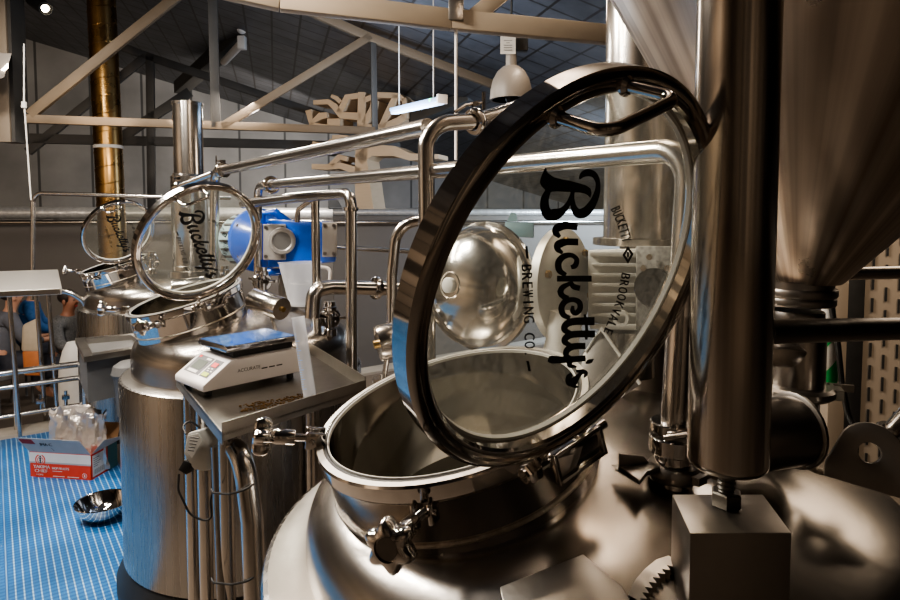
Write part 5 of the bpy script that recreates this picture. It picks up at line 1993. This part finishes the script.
# dark rafters running along the roof
for i, (pa_, pb_, lab) in enumerate((((275, 8, 7), (120, 150, 10.5), 'x'),)):
    pass
def rafter(px0, py0, d0, px1, py1, d1, w_, lab, m_='beam_dk', nm='rafter'):
    o = G().bar(V(px0, py0, d0), V(px1, py1, d1), w_, w_).obj(nm, m_, bevel=.004)
    tag(o, lab, 'beam')
rafter(282, -2, 6.9, 180, 88, 10.5, .2, 'dark roof purlin running back above the fluorescent tube')
rafter(158, -20, 7.5, 112, 45, 10.6, .22, 'dark roof purlin beside the golden duct')
rafter(500, 90, 7, 640, 40, 6.6, .14, 'dark roof strut running up behind the pendant lamp')
rafter(470, 96, 8, 330, 152, 9.5, .14, 'dark roof strut behind the plywood tree branches')
# column at the left edge
t = thing('steel_column', 'beige steel column at the upper left edge', 'column', V(8, 140, 5.4))
c0 = V(10, 60, 5.4)
G().box(Vector((c0.x - .02, c0.y, 3.3)), (.10, .16, 2.0)).obj('column_shaft', 'post', t, bevel=.004)
G().box(Vector((c0.x + .055, c0.y + .02, 3.3)), (.03, .18, 2.0)).obj('column_flange', 'beam_dk', t)
# rods
t = thing('hanger_rod', 'thin white hanger rod near the left column', 'rod', V(27, 190, 5))
G().tube([V(24, 44, 5.0), V(24, 101, 5.0), V(31, 200, 5.0)], .006, 8).obj('rod_wire', 'card_white', t)
G().cyl(V(24, 102, 5.0), V(24, 108, 5.0), .02, 12).obj('rod_joint', 'card_white', t)
p = TR3(456, 12)
tag(G().tube([p, V(456, 160, D3)], .0075, 10).obj('hanger_rod', 'plastic_w'), 'thin white hanger rod dropping from the near roof beam', 'rod')

# ------------------------------------------------------------------ lamps
t = thing('pendant_lamp', 'grey bell pendant lamp above the near lid', 'lamp', V(511, 100, 3.6))
zb = V(511, 100, 3.6).z
c_ = V(511, 100, 3.6)
hL = V(511, 52, 3.6).z - zb
Rl = .125
G().lathe([(Rl - .012, .0), (Rl, .0), (Rl, .012), (Rl * .97, hL * .22), (Rl * .86, hL * .42), (Rl * .66, hL * .58), (Rl * .40, hL * .68), (Rl * .26, hL * .70), (Rl * .25, hL), (0, hL), ], c_, Z, 48).obj('lamp_shade', 'lampgrey', t)
G().lathe([(Rl - .012, .001), (Rl * .9, hL * .3), (Rl * .5, hL * .55), (0, hL * .6)], c_, Z, 40).obj('shade_lining', 'black', t)
G().ball(c_ + Vector((0, 0, .02)), (.035, .035, .05)).obj('bulb', 'black', t)
pb_ = V(518, 45, 3.6)
G().box(pb_ + Vector((.01, .03, .03)), (.10, .06, .12)).obj('ballast_box', 'beam_dk', t, bevel=.004)
pp = G().box(V(508, 44, 3.55), (.088, .004, .115)).obj('paper_notice', 'paper', t)
g = G()
for k in range(6):
    g.box(V(508, 38 + k * 2.4, 3.547), (.05 if k != 2 else .02, .001, .004))
g.obj('notice_print', 'ink', pp)
G().tube([c_ + Vector((0, 0, hL)), Vector((c_.x, c_.y, zb + 1.2))], .006, 8).obj('lamp_cord', 'black', t)

t = thing('strip_light', 'hanging pale blue emergency strip light with a green dot', 'lamp', V(420, 105, 5.2))
a_, b_ = V(393, 110, 5.6), V(442, 99, 4.7)
d_ = (b_ - a_).normalized()
sd_ = d_.cross(Z).normalized()
up_ = sd_.cross(d_)
cm = (a_ + b_) / 2
G().box(cm, ((b_ - a_).length, .07, .035), (d_, sd_, up_)).obj('light_body', 'strip_blue', t, bevel=.006)
G().box(cm - up_ * .028, ((b_ - a_).length * .96, .06, .024), (d_, sd_, up_)).obj('diffuser', 'tube', t, bevel=.006)
G().box(b_ , (.03, .085, .07), (d_, sd_, up_)).obj('end_cap', 'plastic_w', t, bevel=.004)
G().ball(b_ - d_ * .2 - Vector((.0, .055, 0)) + sd_ * .0, .016).obj('led_dot', 'led', t)
for p in (a_.lerp(b_, .15), a_.lerp(b_, .85)):
    G().tube([p, p + Vector((0, 0, .9))], .005, 6).obj('hanger_wire', 'card_white', t)

t = thing('fluorescent_tube', 'bare white fluorescent fitting under the roof, left of the truss', 'lamp', V(232, 50, 8))
a_, b_ = V(224, 62, 8.6), V(242, 43, 7.6)
G().tube([a_, b_], .05, 14).obj('tube_glass', 'card_white', t)
G().box(b_, (.09, .09, .16)).obj('end_cap', 'card_white', t, bevel=.005)
G().ball(b_ + Vector((0, 0, .17)), .06).obj('hanger_ball', 'card_white', t)

t = thing('spot_lamp', 'small dark spot lamp with a lit face at the upper left', 'lamp', V(47, 8, 5.6))
a_, b_ = V(30, -2, 5.6), V(46, 9, 5.5)
G().lathe([(0, 0), (.045, 0), (.06, .05), (.062, (b_ - a_).length), (.055, (b_ - a_).length), (.05, .08)], a_, b_ - a_, 28).obj('lamp_barrel', 'black', t)
G().lathe([(0, 0), (.034, 0)], a_.lerp(b_, .95), b_ - a_, 28).obj('lamp_face', 'bulb', t)
G().tube([a_, a_ + Vector((0, .1, .35))], .015, 8).obj('lamp_bracket', 'black', t)
t = thing('wall_lamp', 'pale box lamp cut by the left edge below the column top', 'lamp', V(4, 66, 5.0))
G().hexa([V(-25, 86, 5.0), V(4, 78, 5.0), V(5, 77, 5.3), V(-25, 85, 5.3)], [V(-25, 52, 5.0), V(12, 53, 5.0), V(12, 53, 5.3), V(-25, 52, 5.3)]).obj('lamp_case', 'lampgrey', t, bevel=.01)
G().add([V(1, 70, 4.99), V(8, 63, 4.99), V(8, 68, 4.99), V(4, 71, 4.99)], [(0, 1, 2, 3)]).obj('lamp_face', 'bulb', t)

# ------------------------------------------------------------------ light
def area(name, loc, target, size, power, col, spread=180, size_y=None):
    l = bpy.data.lights.new(name, 'AREA')
    l.shape = 'RECTANGLE' if size_y else 'DISK'
    l.size = size
    if size_y:
        l.size_y = size_y
    l.energy = power
    l.color = col
    l.spread = math.radians(spread)
    o = bpy.data.objects.new(name, l)
    COL.objects.link(o)
    o.location = loc
    d = Vector(target) - Vector(loc)
    o.rotation_euler = d.to_track_quat('-Z', 'Y').to_euler()
    return o


def spot(name, loc, target, power, col, ang=70, rad=.05, blend=.4):
    l = bpy.data.lights.new(name, 'SPOT')
    l.energy = power
    l.color = col
    l.spot_size = math.radians(ang)
    l.spot_blend = blend
    l.shadow_soft_size = rad
    o = bpy.data.objects.new(name, l)
    COL.objects.link(o)
    o.location = loc
    d = Vector(target) - Vector(loc)
    o.rotation_euler = d.to_track_quat('-Z', 'Y').to_euler()
    return o


WARM = (1, .80, .60)
NEUT = (1, .91, .80)
spot('key_lamp', (-.9, 2.3, 3.3), (.1, 1.2, 1.2), 85, WARM, 110, .06)
area('work_light', (-1.6, 1.7, 3.2), (-.9, 2.3, 1.0), .4, 26, NEUT)
area('shed_light', (-3.4, 3.6, 3.6), (-2.6, 3.8, 0), .7, 50, NEUT)
area('hall_fill', (-2.4, 9.8, 2.9), (-5.5, 12.5, .8), 1.0, 60, NEUT)  # unseen fill added to lift the dark far wall
spot('duct_fill', (-2.6, 4.6, 2.5), V(104, 120, 7), 45, WARM, 30, .1)  # added spot without a fitting, brightens the golden duct
area('far_fill', (2.5, 7.0, 2.2), (1.2, 12, 1.3), 1.0, 75, (.66, .80, 1))  # cool fill added for the far wall, source unseen
area('roof_light', (-.6, 5.2, 2.3), (-.3, 5.0, 5), 1.0, 22, (.62, .78, 1))
area('front_light', (-.3, 4.2, 2.0), (-.7, 6.5, 2.4), .7, 5, WARM)
spot('tree_light', (-2.6, 5.6, 2.6), V(362, 140, 8.4), 34, WARM, 40, .1)
area('rear_fill', (.5, -2.2, 2.2), (.3, -6, 1.4), .8, 26, WARM)  # added behind the camera, bounces off the front wall for steel reflections
area('side_fill', (-4.5, -.5, 3.2), (-9, .5, 1.6), .8, 160, WARM)  # added unseen source, lights the left wall for the steel to reflect
spot('screen_fill', (2.0, 1.0, 2.7), V(850, 345, 2.2), 40, WARM, 34, .1)  # narrow fill added to brighten the slotted screen
area('long_fill', (-2.2, 1.7, 3.4), (-.8, 1.9, .8), .10, 16, NEUT, size_y=1.4)  # invented long source, gives the steel streaked highlights
area('right_fill', (1.75, 1.9, 2.0), (.9, 1.0, 1.3), .7, 1.5, WARM)  # weak unseen fill added to lift the right side
area('row_fill', (-2.3, 2.4, 3.2), (-1.6, 3.2, 1.2), .08, 22, NEUT, size_y=1.6)  # unseen source added for brighter steel along the tank row
area('row_fill', (-2.0, 5.6, 3.0), (-2.2, 4.4, 1.2), .08, 20, NEUT, size_y=1.4)  # second added source over the far end of the row
area('strip_light', (.5, 3.2, 3.0), (.5, 1.5, 1.2), .06, 5, WARM, size_y=1.0)  # invented narrow fill for steel highlights, no such fitting hangs here

wd = bpy.data.worlds.new('world')
scene.world = wd
wd.use_nodes = True
wd.node_tree.nodes['Background'].inputs['Color'].default_value = (.6, .55, .5, 1)
wd.node_tree.nodes['Background'].inputs['Strength'].default_value = .06
scene.cycles.use_denoising = True
scene.cycles.max_bounces = 10
scene.cycles.transparent_max_bounces = 12
scene.cycles.caustics_reflective = True
scene.cycles.sample_clamp_indirect = 4
scene.view_settings.view_transform = 'AgX'
scene.view_settings.look = 'AgX - Medium High Contrast'
scene.view_settings.exposure = 1.25
